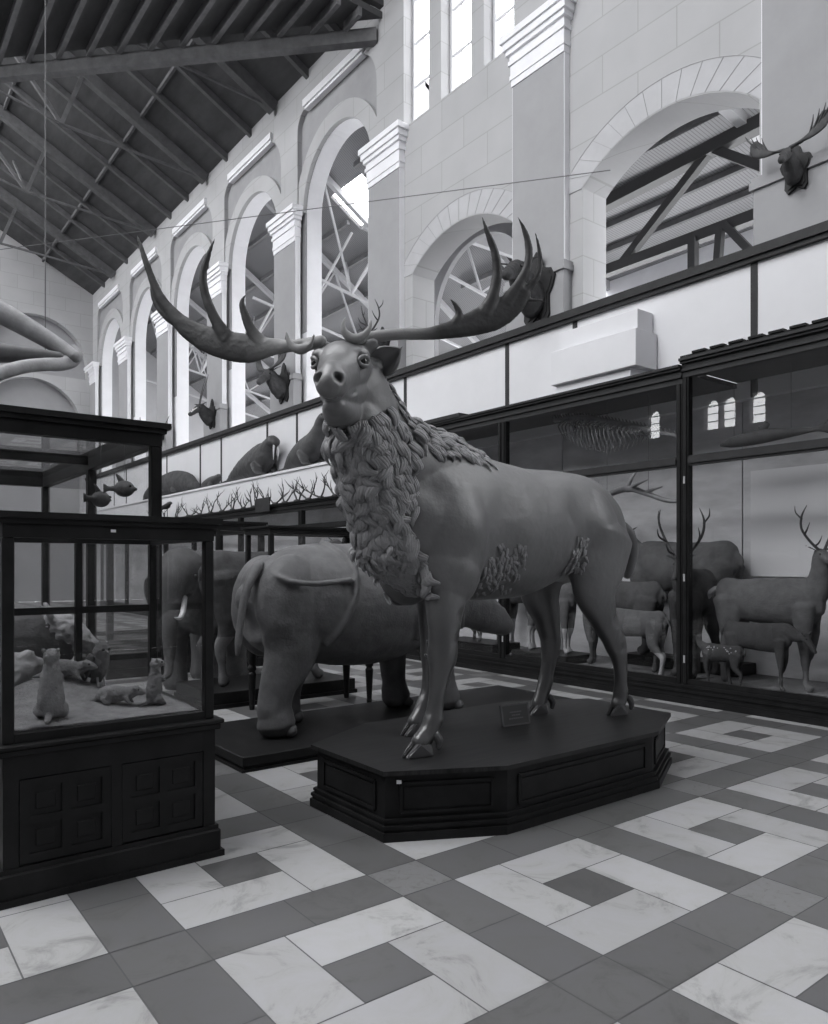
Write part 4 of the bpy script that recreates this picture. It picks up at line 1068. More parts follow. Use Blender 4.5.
    if antl:
        for s in (-1, 1):
            a = MB()
            for path in antler_pts(antl, s, H):
                pts = []
                for q in path:
                    x, y, z = q[0] * ak, q[1] * ak, q[2] * ak
                    p = hp(-.02, 0, .22) + V((math.cos(hy), math.sin(hy), 0)) * x + sdv * y + V((0, 0, z))
                    pts.append((*p, q[3] * ak, (q[4] if len(q) > 4 else q[3]) * ak))
                a.limb(pts, ref=fd, seg=8, sub=4)
            a.build('antler' if antl != 'oryx' else 'horn', M['antlerb'], t, smooth=True)
    if tailm:
        MB().limb([(bx - .07 * L, 0, zc + d * .45, .03 * H, .03 * H), (bx - .13 * L, 0, zc + d * .25, .035 * H, .03 * H), (bx - .15 * L, 0, zc + d * .0, .01 * H)], seg=10, sub=3).build('tail_tuft', tailm, t, smooth=True)
    return t
M['antlerb'] = mat('dark old antler', .07, .6, .3, .3, 8)
def stand(name, label, x0, x1, y0, y1, z0, h, cat='stand'):
    o = V(((x0 + x1) / 2, (y0 + y1) / 2, z0)); q = MB(o); q.box(x0, x1, y0, y1, z0, z0 + h, min(.008, h * .2))
    return tag(q.build(name, M['darkwood']), label, cat)
CF = .256   # floor of the wall cases
PIH = PI / 2
# nearest case (image right): image right is -y, the viewer's side is -x
stand('case_stand', 'flat dark stand under the big hornless deer at the back of the middle wall case', 9.17, 9.66, 5.12, 6.9, CF + .001, .15)
hoofed('deer', 'big grey hornless deer at the back of the middle wall case', 'deer', (9.40, 6.02, CF + .152), PIH, 1.64, 1.62, M['hide_pale'], neck=(.22, .30), head=.40, stout=1.2)
hoofed('stag', 'dark stag with upright antlers turned to the viewer behind the case post', 'stag', (8.88, 5.52, CF), PI, 1.42, .62, M['hide_dark'], neck=(.10, .22), head=.32, pitch=-.55, hy=.25, antl='stag', stout=1.15, ak=.95)
hoofed('deer', 'pale-bodied antlered deer with a white tail in the nearest wall case', 'deer', (8.84, 4.58, CF), -PIH, 1.30, 1.28, M['hide_pale'], neck=(.10, .42), head=.28, hy=-.5, antl='stag', tailm=M['hide_white'], ak=.75, legm=M['hide_pale'])
hoofed('deer', 'dark doe with lowered head in front of the pale deer in the nearest wall case', 'deer', (8.56, 4.55, CF), -PIH, .78, .80, M['hide_dark'], neck=(.2, -.05), head=.2, pitch=-.8, stout=.8)
fawn = hoofed('fawn', 'small spotted fawn stepping along the front of the nearest wall case', 'deer', (8.405, 4.86, CF), PIH, .50, .52, M['hide_dark'], neck=(.1, .12), head=.15)
sp = MB(); rs = random.Random(4)
for i in range(46):
    x = rs.uniform(-.2, .2); z = rs.uniform(.36, .47)
    sp.ell((x, .058 - abs(z - .40) * .18, z), (.010, .006, .008), 6)
sp.build('spots', M['hide_white'], fawn, smooth=True)
# second bay
hoofed('deer', 'grey brown doe standing side on in the middle wall case below the hanging antlers', 'deer', (8.80, 6.62, CF), PIH, 1.24, 1.36, M['hide_mid'], neck=(.28, .30), head=.28)
hoofed('antelope', 'small pale antelope with thin white legs in front of the grey brown doe', 'antelope', (8.46, 6.12, CF), PIH, .86, .92, M['hide_pale'], neck=(.18, .22), head=.22, legm=M['hide_white'], antl='roe')
stand('case_stand', 'dark stepped stand under the pale antelope behind the statue', 8.36, 9.0, 7.25, 8.38, CF + .001, .12)
hoofed('antelope', 'pale antelope seen between the hind legs of the antlered statue', 'antelope', (8.66, 7.85, CF + .122), -PIH, 1.05, .92, M['hide_pale'], neck=(.12, .30), head=.24, legm=M['hide_white'], antl='roe')
# third bay
stand('case_stand', 'low dark stand under the two small goats', 8.36, 9.0, 8.8, 10.2, CF + .001, .16)
hoofed('goat', 'small pale goat seen past the rhinoceros muzzle in the wall case', 'goat', (8.56, 9.1, CF + .162), PIH, .52, .55, M['hide_pale'], neck=(.1, .12), head=.15)
hoofed('goat', 'small brown goat just left of the pale goat in the wall case', 'goat', (8.72, 9.85, CF + .162), PIH, .50, .55, M['hide_mid'], neck=(.1, .12), head=.15)
hoofed('antelope', 'tall slender antelope whose hind leg shows under the statue belly', 'antelope', (9.34, 8.98, CF), PIH, 1.40, 1.1, M['hide_pale'], neck=(.22, .5), head=.26, legm=M['hide_white'])

# --- big pale-legged animal on its own base behind the rhinoceros
B2 = V((4.5, 9.0, 0)); b2_ = thing('low_plinth', 'low dark base under the pale-legged animal behind the table case', 'plinth', B2)
MB(B2).box(3.5, 5.5, 8.43, 9.6, .05, .19, .006).build('top', M['darkwood'], b2_); MB(B2).box(3.48, 5.52, 8.41, 9.62, 0, .05).build('foot_moulding', M['darkwood'], b2_)
hoofed('moose', 'tall dark hoofed animal with pale lower legs standing behind the table case', 'moose', (4.42, 8.95, .19), -.06, 1.72, 1.62, M['hide_dark'], neck=(.35, .22), head=.5, stout=1.25, legm=M['hide_pale'], pitch=-.6)
# --- elephant
EP = V((4.25, 10.4, 0)); el = thing('elephant', 'young tusked elephant seen dimly through the cabinet case glass', 'elephant', EP, -2.3)
q = MB(fine=3)
q.limb([(-.85, 0, 1.3, .2, .3), (-.6, 0, 1.32, .45, .55), (0, 0, 1.3, .52, .62), (.5, 0, 1.36, .44, .54), (.75, 0, 1.42, .3, .4)], seg=22, sub=4)
q.limb([(.7, 0, 1.45, .3, .38), (1.0, 0, 1.6, .3, .34), (1.2, 0, 1.5, .22, .28), (1.32, 0, 1.25, .13, .15), (1.36, 0, .95, .095, .1), (1.36, 0, .6, .07, .075), (1.42, 0, .36, .05, .055), (1.52, 0, .3, .04, .04)], seg=18, sub=4)
for x in (-.5, .5):
    for y in (-.27, .27): q.limb([(x, y, 1.1, .2, .24), (x, y, .7, .17, .19), (x, y, .3, .15, .16), (x, y, .08, .17, .18)], seg=14, sub=3)
q.build('body', M['elephant'], el, voxel=.022, relax=4, noise_amp=.008, noise_scale=6)
for s in (-1, 1):
    ear = MB(); ear.limb([(.92, s * .30, 1.75, .03, .10), (.84, s * .42, 1.6, .03, .26), (.82, s * .46, 1.35, .03, .26), (.84, s * .42, 1.1, .02, .14), (.86, s * .38, .98, .01, .03)], ref=(0, 1, 0), seg=14, sub=4); ear.build('ear', M['elephant'], el, smooth=True)
    MB().limb([(1.24, s * .14, 1.28, .04), (1.36, s * .17, 1.12, .034), (1.50, s * .18, 1.04, .026), (1.64, s * .17, 1.06, .006)], seg=10).build('tusk', M['ivory'], el, smooth=True)
    MB().ell((1.14, s * .235, 1.56), (.03, .03, .03), 10).build('eye', M['eye'], el, smooth=True)

# --- animals in the cabinet case on a sandy mound
MO = V((1.2, 4.72, .846)); mo = MB(MO); g = 22
vv = {}
def mz(x, y):
    u = (x - .72) / .99; v = (y - 4.3) / .86
    h = .17 * math.exp(-((u - .42) / .30) ** 2 - ((v - .95) / .45) ** 2) + .04 * math.exp(-((u - .1) / .25) ** 2 - ((v - .6) / .5) ** 2)
    return .850 + h + .008 * noise.noise(V((x * 9, y * 9, 0)))
for i in range(g + 1):
    for j in range(g + 1):
        x = .72 + .985 * i / g; y = 4.285 + .89 * j / g; vv[i, j] = mo.b.verts.new((x, y, mz(x, y)))
for i in range(g):
    for j in range(g): mo.b.faces.new((vv[i, j], vv[i + 1, j], vv[i + 1, j + 1], vv[i, j + 1]))
edge = [vv[i, 0] for i in range(g)] + [vv[g, j] for j in range(g)] + [vv[i, g] for i in range(g, 0, -1)] + [vv[0, j] for j in range(g, 0, -1)]
low = [mo.b.verts.new((v.co.x, v.co.y, .845)) for v in edge]
for i in range(len(edge)): mo.b.faces.new((edge[i], low[i], low[(i + 1) % len(low)], edge[(i + 1) % len(edge)]))
mo.b.faces.new(low[::-1])
tag(mo.build('sand_mound', M['sand'], smooth=True), 'sandy mound filling the floor of the cabinet case', 'mound')
def ground_dog(label, x, y, rzv, pose, sc=1.0):
    t = thing('prairie_dog', label, 'animal', (x, y, mz(x, y) - .004), rzv, 'small burrowing animals in the cabinet case')
    q = MB(); S = sc
    def P(*a): return [tuple(v * S for v in p) for p in a]
    if pose == 'up':
        q.limb(P((-.005, 0, .05, .062, .058), (0, 0, .12, .07, .066), (.005, 0, .20, .058, .056), (.01, 0, .27, .045, .045), (.012, 0, .31, .038, .04)), ref=(0, 1, 0), seg=14)
        q.limb(P((.0, 0, .33, .042, .042), (.03, 0, .345, .042, .04), (.075, 0, .335, .026, .024), (.095, 0, .33, .014, .013)), seg=12)
        for s in (-1, 1):
            q.limb(P((.0, .06 * s, .06, .03, .045), (.03, .06 * s, .035, .025, .03), (.07, .05 * s, .012, .018, .012)), seg=10)
            q.limb(P((.03, .045 * s, .23, .018), (.065, .04 * s, .20, .014), (.085, .02 * s, .215, .011)), seg=8)
            q.ell((.0, .036 * S * s, .375 * S), (.010 * S, .012 * S, .014 * S), 8)
        q.limb(P((-.05, 0, .03, .02), (-.10, 0, .015, .018), (-.14, 0, .014, .008)), seg=8)
        hc = V((.05, 0, .352)); 
    else:
        q.limb(P((-.12, 0, .075, .05, .055), (-.07, 0, .085, .068, .07), (.0, 0, .085, .066, .066), (.07, 0, .085, .052, .052), (.11, 0, .09, .042, .042)), seg=14)
        q.limb(P((.11, 0, .10, .042, .042), (.15, 0, .105, .04, .038), (.19, 0, .092, .025, .024), (.21, 0, .087, .014, .012)), seg=12)
        for s in (-1, 1):
            q.limb(P((-.08, .05 * s, .06, .03, .04), (-.07, .06 * s, .03, .022, .026), (-.05, .055 * s, .010, .016, .014)), seg=8)
            q.limb(P((.07, .04 * s, .06, .022, .026), (.09, .045 * s, .03, .016, .016), (.11, .045 * s, .010, .014, .010)), seg=8)
            q.ell((.125 * S, .036 * S * s, .135 * S), (.010 * S, .012 * S, .014 * S), 8)
        q.limb(P((-.15, 0, .05, .022), (-.21, 0, .03, .018), (-.25, 0, .025, .008)), seg=8)
        hc = V((.165, 0, .117))
    q.build('body', M['pelt'], t, voxel=.007, relax=3, noise_amp=.003, noise_scale=40)
    for s in (-1, 1): MB().ell(hc * S + V((0, .034 * s * S, 0)), (.007 * S,) * 3, 8).build('eye', M['eye'], t, smooth=True)
    return t
ground_dog('burrowing animal standing upright at the left end of the mound', .925, 4.42, 1.2, 'up')
ground_dog('burrowing animal lying on top of the mound facing the little owl', 1.13, 4.95, -.55, 'low', .82)
ground_dog('burrowing animal on all fours at the front right of the mound', 1.33, 4.62, -.5, 'low', .76)
ground_dog('burrowing animal sitting up at the right end of the sand by the corner post', 1.535, 4.58, .2, 'up', .74)
ow = thing('owl', 'small speckled owl with one wing hanging on the mound beside the lying animal', 'bird', (1.31, 4.93, mz(1.31, 4.93) - .004), -1.2); ow.scale = (1.15,) * 3
q = MB(); q.limb([(-.02, 0, .05, .03, .035), (0, 0, .10, .045, .05), (.01, 0, .16, .045, .045), (.02, 0, .20, .045, .042), (.025, 0, .225, .03, .03)], seg=14)
q.limb([(-.03, 0, .05, .025, .015), (-.07, 0, .0, .02, .010), (-.09, 0, -.02, .01, .006)], seg=8); q.build('body', M['hide_pale'], ow, voxel=.006, relax=3, noise_amp=.004, noise_scale=60)
for s in (-1, 1):
    MB().limb([(.0, .045 * s, .17, .012, .03), (-.03, .055 * s, .11, .012, .04), (-.07, .055 * s, .04, .010, .026), (-.10, .05 * s, .0, .005, .01)], seg=8).build('wing', M['hide_dark'], ow, smooth=True)
    MB().ell((.058, .018 * s, .205), (.008, .008, .008), 8).build('eye', M['eye'], ow, smooth=True)
    MB().limb([(.01, .02 * s, .06, .008), (.02, .02 * s, .006, .006)], seg=6).build('leg', M['bone'], ow, smooth=True)
MB().limb([(.06, 0, .195, .008), (.075, 0, .185, .003)], seg=6).build('beak', M['hoofm'], ow, smooth=True)

# --- large animal with a pale head in the tall case
HG = V((1.10, 5.95, .64)); hg = thing('boar', 'heavy dark animal with a pale shaggy head and pointed snout in the tall case', 'animal', HG, -.25); hg.scale = (.9, .9, .84)
q = MB()
q.limb([(-.50, 0, .55, .12, .16), (-.40, 0, .56, .19, .24), (-.15, 0, .57, .22, .27), (.1, 0, .60, .21, .27), (.22, 0, .62, .16, .22)], seg=20, sub=4)
for x in (-.38, .08):
    for s in (-1, 1): q.limb([(x, .11 * s, .45, .07, .1), (x - .01, .11 * s, .25, .045, .055), (x, .11 * s, .1, .035, .04), (x + .01, .11 * s, .03, .045, .05)], seg=10, sub=3)
q.limb([(-.55, 0, .62, .02), (-.60, 0, .5, .015), (-.6, 0, .35, .02)], seg=8)
q.build('body', M['hide_mid'], hg, voxel=.014, relax=3, noise_amp=.008, noise_scale=10)
q = MB(); q.limb([(.12, 0, .66, .17, .22), (.24, 0, .66, .165, .19), (.34, 0, .61, .12, .14), (.43, 0, .56, .085, .09), (.50, 0, .53, .06, .06)], seg=16, sub=4)
for s in (-1, 1): q.limb([(.18, .11 * s, .78, .05, .03), (.14, .17 * s, .86, .05, .02), (.10, .20 * s, .92, .015)], seg=8)
q.build('head', M['hide_white'], hg, voxel=.011, relax=3, noise_amp=.012, noise_scale=22)
for s in (-1, 1): MB().ell((.35, .10 * s, .66), (.014,) * 3, 8).build('eye', M['eye'], hg, smooth=True)
rk = V((.95, 5.5, .62)); q = MB(rk); q.ell((.95, 5.5, .86), (.20, .13, .27), 12); 
tag(q.build('rock', M['hide_white'], voxel=.02, relax=1, noise_amp=.06, noise_scale=6), 'pale jagged rock lump at the left end of the tall case', 'rock')
# ---------------------------------------------------------------- trophies, seals, bones and the rest
# --- heads mounted on the pilaster feet
def mounted(label, y, z, kind, m, k=1.0, hy=0.0, pitch=-.5, x=9.575, rzv=PI):
    t = thing('hunting_trophy', label, 'mounted head', (x, y, z), rzv, 'trophy heads on the pilasters')
    s = MB(); sh = []
    for a in range(24):
        an = 2 * PI * a / 24
        r = (.30 + .06 * math.cos(an * 5)) * k
        sh.append((r * .80 * math.sin(an), r * 1.25 * math.cos(an)))
    s.prism([(p[0], p[1]) for p in sh], 'x', 0, .04); s.prism([(p[0] * .86, p[1] * .86) for p in sh], 'x', .04, .055)
    s.build('shield', M['railwood'], t)
    b = MB(); hh = .42 * k
    ne = V((.34 * k, 0, .16 * k))
    fd = V((math.cos(hy) * math.cos(pitch), math.sin(hy) * math.cos(pitch), math.sin(pitch))); sdv = V((-math.sin(hy), math.cos(hy), 0)); up = fd.cross(sdv)
    def hp(f, s_, u_): return ne + fd * (f * hh) + sdv * (s_ * hh) + up * (u_ * hh)
    b.limb([(.05, 0, -.12 * k, .15 * k, .24 * k), (.18 * k, 0, -.02 * k, .13 * k, .2 * k), (*ne, .11 * k, .13 * k)], seg=14, sub=4)
    b.limb([(*hp(-.15, 0, .02), .2 * hh, .22 * hh), (*hp(.1, 0, .03), .24 * hh, .25 * hh), (*hp(.45, 0, -.02), .18 * hh, .2 * hh), (*hp(.8, 0, -.06), .15 * hh, .17 * hh), (*hp(1.05, 0, -.10), .14 * hh, .13 * hh)], ref=sdv, seg=14, sub=3)
    for s_ in (-1, 1):
        b.limb([(*hp(-.02, .18 * s_, .16), .05 * hh, .03 * hh), (*hp(-.10, .42 * s_, .24), .10 * hh, .03 * hh), (*hp(-.14, .64 * s_, .28), .03 * hh, .015 * hh)], ref=fd, seg=8, sub=3)
        MB().ell(hp(.24, .21 * s_, .10), (.045 * hh,) * 3, 10).build('eye', M['eye'], t, smooth=True)
    if kind == 'moose': b.limb([(*hp(.2, 0, -.3), .06 * hh, .06 * hh), (*hp(.25, 0, -.55), .06 * hh, .05 * hh), (*hp(.3, 0, -.8), .02 * hh, .02 * hh)], seg=8)
    b.build('head', m, t, voxel=.014 * k, relax=3, noise_amp=.008 * k, noise_scale=14)
    for s_ in (-1, 1):
        a = MB()
        for path in antler_pts(kind, s_, 1):
            pts = []
            for q in path:
                p = hp(0, 0, .22) + V((1, 0, 0)) * (q[0] * k) + V((0, 1, 0)) * (q[1] * k) + V((0, 0, q[2] * k)); pts.append((*p, q[3] * k, (q[4] if len(q) > 4 else q[3]) * k))
            a.limb(pts, ref=(1, 0, 0), seg=8, sub=4)
        a.build('horn' if kind == 'oryx' else 'antler', M['antlerb'], t, smooth=True)
    if kind == 'oryx':
        MB().limb([(*hp(.4, 0, .12), .16 * hh, .05 * hh), (*hp(.7, 0, .08), .14 * hh, .05 * hh), (*hp(.95, 0, .02), .12 * hh, .04 * hh)], ref=sdv, seg=10).build('face_blaze', M['ivory'], t, smooth=True)
    return t
mounted('dark hornless head on a big shield behind the statue antler tips at right', 8.95, 6.40, 'none', M['hide_dark'], 1.5, hy=.5, pitch=-.35)
mounted('antlered head mounted between the statue right ear and the tall arch', 13.55, 6.5, 'stag', M['hide_dark'], 1.0)
mounted('moose head with palmate antlers mounted under the statue left antler', 18.15, 6.55, 'moose', M['hide_mid'], 1.3, hy=.5)
mounted('white-blazed head with long straight horns on the pilaster beside the gallery rail', 23.0, 6.5, 'oryx', M['hide_dark'], 1.15, hy=.3)
mounted('moose-antlered head mounted at the right edge beside the widest arch', 4.55, 6.66, 'moose', M['hide_dark'], .72, hy=.2)
hz = V((9.5, 27.6, 6.45)); t = thing('horn_trophy', 'pair of very long curved horns mounted above the rail beyond the tall case', 'horns', hz)
MB(hz).box(9.46, 9.58, 27.45, 27.75, 6.3, 6.6, .02).build('mount', M['railwood'], t)
for pts in ([(9.45, 27.5, 6.45, .05), (9.2, 27.0, 6.35, .045), (9.0, 26.2, 6.35, .035), (8.9, 25.4, 6.5, .02), (8.88, 25.0, 6.7, .006)], [(9.45, 27.7, 6.45, .05), (9.2, 28.1, 6.55, .045), (9.0, 28.3, 6.9, .03), (8.98, 28.35, 7.2, .006)]):
    MB(hz).limb(pts, seg=10, sub=5).build('horn', M['antlerb'], t, smooth=True)

# --- seals and walrus on the white ledge (they face -y)
LZ = 4.062
def eyes(t, o, pts, r): 
    for p in pts: MB(o).ell(p, (r, r, r), 10).build('eye', M['eye'], t, smooth=True)
o = V((9.2, 16.2, LZ)); t = thing('sea_lion', 'dark sea lion with raised neck sitting on the white ledge beside the statue muzzle', 'seal', o)
q = MB(o, 2); X = 9.22
q.limb([(X, 17.35, 4.16, .10, .06), (X, 17.1, 4.22, .20, .15), (X, 16.8, 4.34, .27, .27), (X, 16.4, 4.46, .29, .36), (X, 15.95, 4.66, .25, .30), (X, 15.7, 4.92, .19, .20), (X - .02, 15.58, 5.10, .15, .15), (X - .03, 15.46, 5.19, .13, .125), (X - .05, 15.32, 5.18, .085, .08), (X - .06, 15.23, 5.16, .05, .05)], ref=(1, 0, 0), seg=18, sub=4)
for s in (-1, 1):
    q.limb([(X + .2 * s, 16.2, 4.42, .10, .14), (X + .28 * s, 15.95, 4.22, .05, .12), (X + .31 * s, 15.75, 4.10, .03, .12), (X + .33 * s, 15.5, 4.09, .015, .06)], ref=(0, 0, 1), seg=10)
    q.limb([(X + .06 * s, 17.35, 4.15, .05, .06), (X + .14 * s, 17.55, 4.11, .03, .08), (X + .18 * s, 17.7, 4.09, .012, .04)], ref=(0, 0, 1), seg=8)
q.build('body', M['seal'], t, voxel=.022, relax=3, noise_amp=.006, noise_scale=6); eyes(t, o, [(X - .12, 15.38, 5.24), (X + .06, 15.38, 5.24)], .02)
o = V((9.2, 19.3, LZ)); t = thing('walrus', 'dark walrus with white tusks lying on the white ledge', 'walrus', o)
q = MB(o, 2)
q.limb([(X, 20.9, 4.16, .10, .06), (X, 20.5, 4.24, .2, .16), (X, 19.8, 4.40, .29, .32), (X, 19.1, 4.52, .31, .43), (X, 18.6, 4.66, .27, .40), (X - .02, 18.3, 4.86, .2, .24), (X - .04, 18.1, 4.97, .165, .17), (X - .05, 17.92, 4.93, .15, .14), (X - .06, 17.84, 4.90, .11, .10)], ref=(1, 0, 0), seg=18, sub=4)
for s in (-1, 1):
    q.limb([(X + .22 * s, 18.7, 4.4, .10, .16), (X + .29 * s, 18.45, 4.2, .05, .14), (X + .32 * s, 18.2, 4.10, .03, .12), (X + .33 * s, 17.95, 4.09, .015, .05)], ref=(0, 0, 1), seg=10)
    q.limb([(X + .06 * s, 20.9, 4.15, .05, .06), (X + .15 * s, 21.2, 4.11, .03, .08), (X + .2 * s, 21.4, 4.09, .012, .04)], ref=(0, 0, 1), seg=8)
q.build('body', M['seal'], t, voxel=.022, relax=3, noise_amp=.010, noise_scale=6); eyes(t, o, [(X - .17, 18.02, 5.02), (X + .09, 18.02, 5.02)], .018)
for s in (-1, 1): MB(o).limb([(X - .05 + .06 * s, 17.84, 4.86, .028), (X - .06 + .07 * s, 17.83, 4.66, .022), (X - .06 + .06 * s, 17.86, 4.46, .006)], seg=8).build('tusk', M['ivory'], t, smooth=True)
o = V((9.2, 22.4, LZ)); t = thing('seal', 'small seal lying on the ledge just left of the walrus', 'seal', o)
q = MB(o); q.limb([(X, 23.0, 4.13, .05, .04), (X, 22.7, 4.2, .15, .12), (X, 22.2, 4.25, .19, .18), (X, 21.85, 4.32, .13, .13), (X, 21.65, 4.38, .09, .085), (X, 21.53, 4.37, .04, .04)], ref=(1, 0, 0), seg=14, sub=4)
for s in (-1, 1): q.limb([(X + .14 * s, 22.0, 4.2, .04, .08), (X + .2 * s, 21.9, 4.1, .02, .08), (X + .22 * s, 21.75, 4.085, .01, .03)], ref=(0, 0, 1), seg=8)
q.build('body', M['seal'], t, voxel=.018, relax=3); eyes(t, o, [(X - .07, 21.62, 4.42), (X + .07, 21.62, 4.42)], .014)
o = V((9.2, 25.6, LZ)); t = thing('elephant_seal', 'long rounded pale seal lying at the far end of the white ledge', 'seal', o)
q = MB(o); q.limb([(X, 28.6, 4.15, .07, .06), (X, 28.0, 4.3, .2, .2), (X, 26.8, 4.44, .30, .37), (X, 25.4, 4.50, .32, .43), (X, 24.3, 4.42, .27, .35), (X, 23.8, 4.32, .19, .24), (X, 23.45, 4.24, .12, .13)], ref=(1, 0, 0), seg=18, sub=4)
for s in (-1, 1): q.limb([(X + .22 * s, 24.9, 4.3, .05, .12), (X + .3 * s, 24.7, 4.14, .02, .12), (X + .32 * s, 24.4, 4.09, .01, .04)], ref=(0, 0, 1), seg=8)
q.build('body', M['hide_mid'], t, voxel=.024, relax=3); eyes(t, o, [(X - .12, 23.62, 4.36), (X + .12, 23.62, 4.36)], .016)

# --- branching antlers laid along the top of the low cases
def branch(mb, p, d, L, r, depth, rg):
    pts = [(*p, r)]; c = V(p); dd = V(d)
    for i in range(4):
        dd = (dd + V((rg.uniform(-.35, .35), rg.uniform(-.35, .35), rg.uniform(-.05, .3)))).normalized(); c = c + dd * L / 4; pts.append((*c, r * (1 - .23 * (i + 1)) + .002))
        if depth and i in (0, 1, 2): branch(mb, c, (dd + V((rg.uniform(-.9, .9), rg.uniform(-.9, .9), rg.uniform(.1, .8)))).normalized(), L * rg.uniform(.4, .6), r * .62, depth - 1, rg)
    mb.limb(pts, seg=6, sub=2)
ys = [13.4, 13.9, 14.5, 15.05, 15.6, 16.2, 16.7, 17.4, 17.9, 18.5, 19.2, 19.9, 20.7, 21.5, 22.4, 23.4, 24.6, 25.8]
for i, y in enumerate(ys):
    rg = random.Random(70 + i); o = V((8.56, y, 3.14)); q = MB(o)
    q.ell((8.56, y, 3.19), (.09, .07, .05), 10)
    for s in (-1, 1):
        branch(q, V((8.56 + rg.uniform(-.04, .04), y + .05 * s, 3.2)), V((rg.uniform(-.3, .2), .8 * s, rg.uniform(.3, .9))).normalized(), rg.uniform(.45, .7), .022, 1, rg)
    tag(q.build('antlers', M['antlerb'], smooth=True), 'dark branching antlers lying on the low case tops below the white ledge', 'antlers', 'antlers along the low case tops')
bo = V((8.5, 24.1, 3.14)); t = thing('mounted_bird', 'dark bird mounted on a thin stalk above the low case, right of the tall case', 'bird', bo)
q = MB(bo); q.limb([(8.5, 24.55, 3.55, .03, .03), (8.5, 24.4, 3.58, .09, .07), (8.5, 24.15, 3.60, .11, .09), (8.5, 23.95, 3.66, .07, .07), (8.5, 23.8, 3.68, .05, .05), (8.5, 23.68, 3.66, .015, .015)], ref=(1, 0, 0), seg=10)
q.limb([(8.5, 24.5, 3.55, .06, .02), (8.5, 24.75, 3.5, .05, .015), (8.5, 24.9, 3.47, .02, .008)], ref=(1, 0, 0), seg=8)
q.build('body', M['hide_dark'], t, smooth=True)
MB(bo).lathe((8.5, 24.1, 3.14), [(.07, 0), (.07, .015), (.012, .03), (.010, .40)], 10).build('stalk', M['railwood'], t)

# --- whale jaw bones hung above the tall case
wo = V((1.3, 6.5, 3.2)); t = thing('whale_jaw', 'pale whale jaw bones hung on a wire above the tall case at the left edge', 'bones', wo)
MB(wo).limb([(.30, 6.9, 4.10, .10, .11), (.75, 6.75, 3.83, .09, .10), (1.10, 6.62, 3.64, .075, .085), (1.35, 6.55, 3.50, .06, .07), (1.47, 6.5, 3.42, .05, .06), (1.53, 6.46, 3.37, .06, .05)], ref=(0, 1, 0), seg=14, sub=5).build('upper_jaw_bone', M['bone'], t, smooth=True)
MB(wo).limb([(.55, 6.2, 2.86, .05, .06), (.85, 6.25, 3.05, .05, .055), (1.10, 6.32, 3.19, .045, .05), (1.28, 6.4, 3.26, .045, .05), (1.42, 6.46, 3.30, .05, .055), (1.52, 6.5, 3.36, .05, .06), (1.555, 6.52, 3.42, .04, .05), (1.53, 6.53, 3.47, .02, .03)], ref=(0, 1, 0), seg=14, sub=5).build('lower_jaw_bone', M['bone'], t, smooth=True)
MB(wo).limb([(.35, 6.6, 3.30, .16, .12), (.8, 6.55, 3.32, .14, .09), (1.15, 6.5, 3.34, .10, .06), (1.42, 6.48, 3.36, .05, .04)], seg=12, sub=4).build('palate', M['darkbone'], t, smooth=True)
MB(wo).limb([(1.33, 6.55, 3.25, .005), (1.33, 6.55, 10, .005), (1.33, 6.55, 16.98, .005)], seg=5, sub=1).build('suspension_wire', M['wire'], t)
MB(wo).limb([(.5, 6.8, 4.0, .005), (.6, 6.8, 10, .005), (1.1, 6.8, 16.98, .005)], seg=5, sub=1).build('suspension_wire', M['wire'], t)

# --- two puffer fish hanging in the tall case
for lab, x, y, z, rzv in (('round spiny puffer fish hanging in the tall case, nearer its middle post', 1.60, 5.98, 2.20, .4), ('round puffer fish with upright fin hanging in the tall case, nearer the corner post', 1.715, 5.78, 2.27, -.5)):
    t = thing('puffer_fish', lab, 'fish', (x, y, z), rzv)
    q = MB(); q.ell((0, 0, 0), (.075, .06, .062), 14); q.limb([(-.05, 0, 0, .03, .03), (-.10, 0, 0, .015, .018), (-.13, 0, .0, .006, .03), (-.15, 0, 0, .004, .04)], ref=(0, 1, 0), seg=8)
    q.limb([(.06, 0, .0, .03, .025), (.085, 0, -.002, .015, .012)], seg=8)
    q.build('body', M['hide_mid'], t, voxel=.006, relax=3)
    MB().limb([(-.02, 0, .055, .006, .022), (-.04, 0, .085, .005, .016), (-.06, 0, .11, .003, .006)], ref=(0, 1, 0), seg=8).build('fin', M['hide_mid'], t, smooth=True)
    for s in (-1, 1): MB().ell((.05, .042 * s, .018), (.011,) * 3, 8).build('eye', M['eye'], t, smooth=True)
    MB().limb([(0, 0, .06, .0012), (0, 0, 2.62 - z, .0012)], seg=4, sub=1).build('hanging_wire', M['wire'], t)

# --- skeleton, fish and antler rack in the wall cases
so = V((9.0, 6.9, 3.7)); t = thing('skeleton', 'long ribbed skeleton slung across the upper part of the middle wall case', 'skeleton', so)
sp = [(9.0, 8.05, 3.98), (9.0, 7.5, 3.93), (9.0, 6.95, 3.78), (9.0, 6.35, 3.60), (9.0, 5.7, 3.38)]
MB(so).limb([(*p, r) for p, r in zip(sp, (.03, .05, .05, .04, .02))], seg=8, sub=5).build('backbone', M['bone'], t, smooth=True)
def onsp(u_):
    k = min(int(u_ * 4), 3); return V(sp[k]).lerp(V(sp[k + 1]), u_ * 4 - k)
q = MB(so)
for i in range(40):
    p = onsp(i / 39); q.limb([(*(p + V((0, 0, .03))), .016, .02), (*(p + V((0, .03, .09))), .006, .012)], ref=(0, 1, 0), seg=6, sub=1)
q.build('spines', M['bone'], t, smooth=True)
rb_ = MB(so)
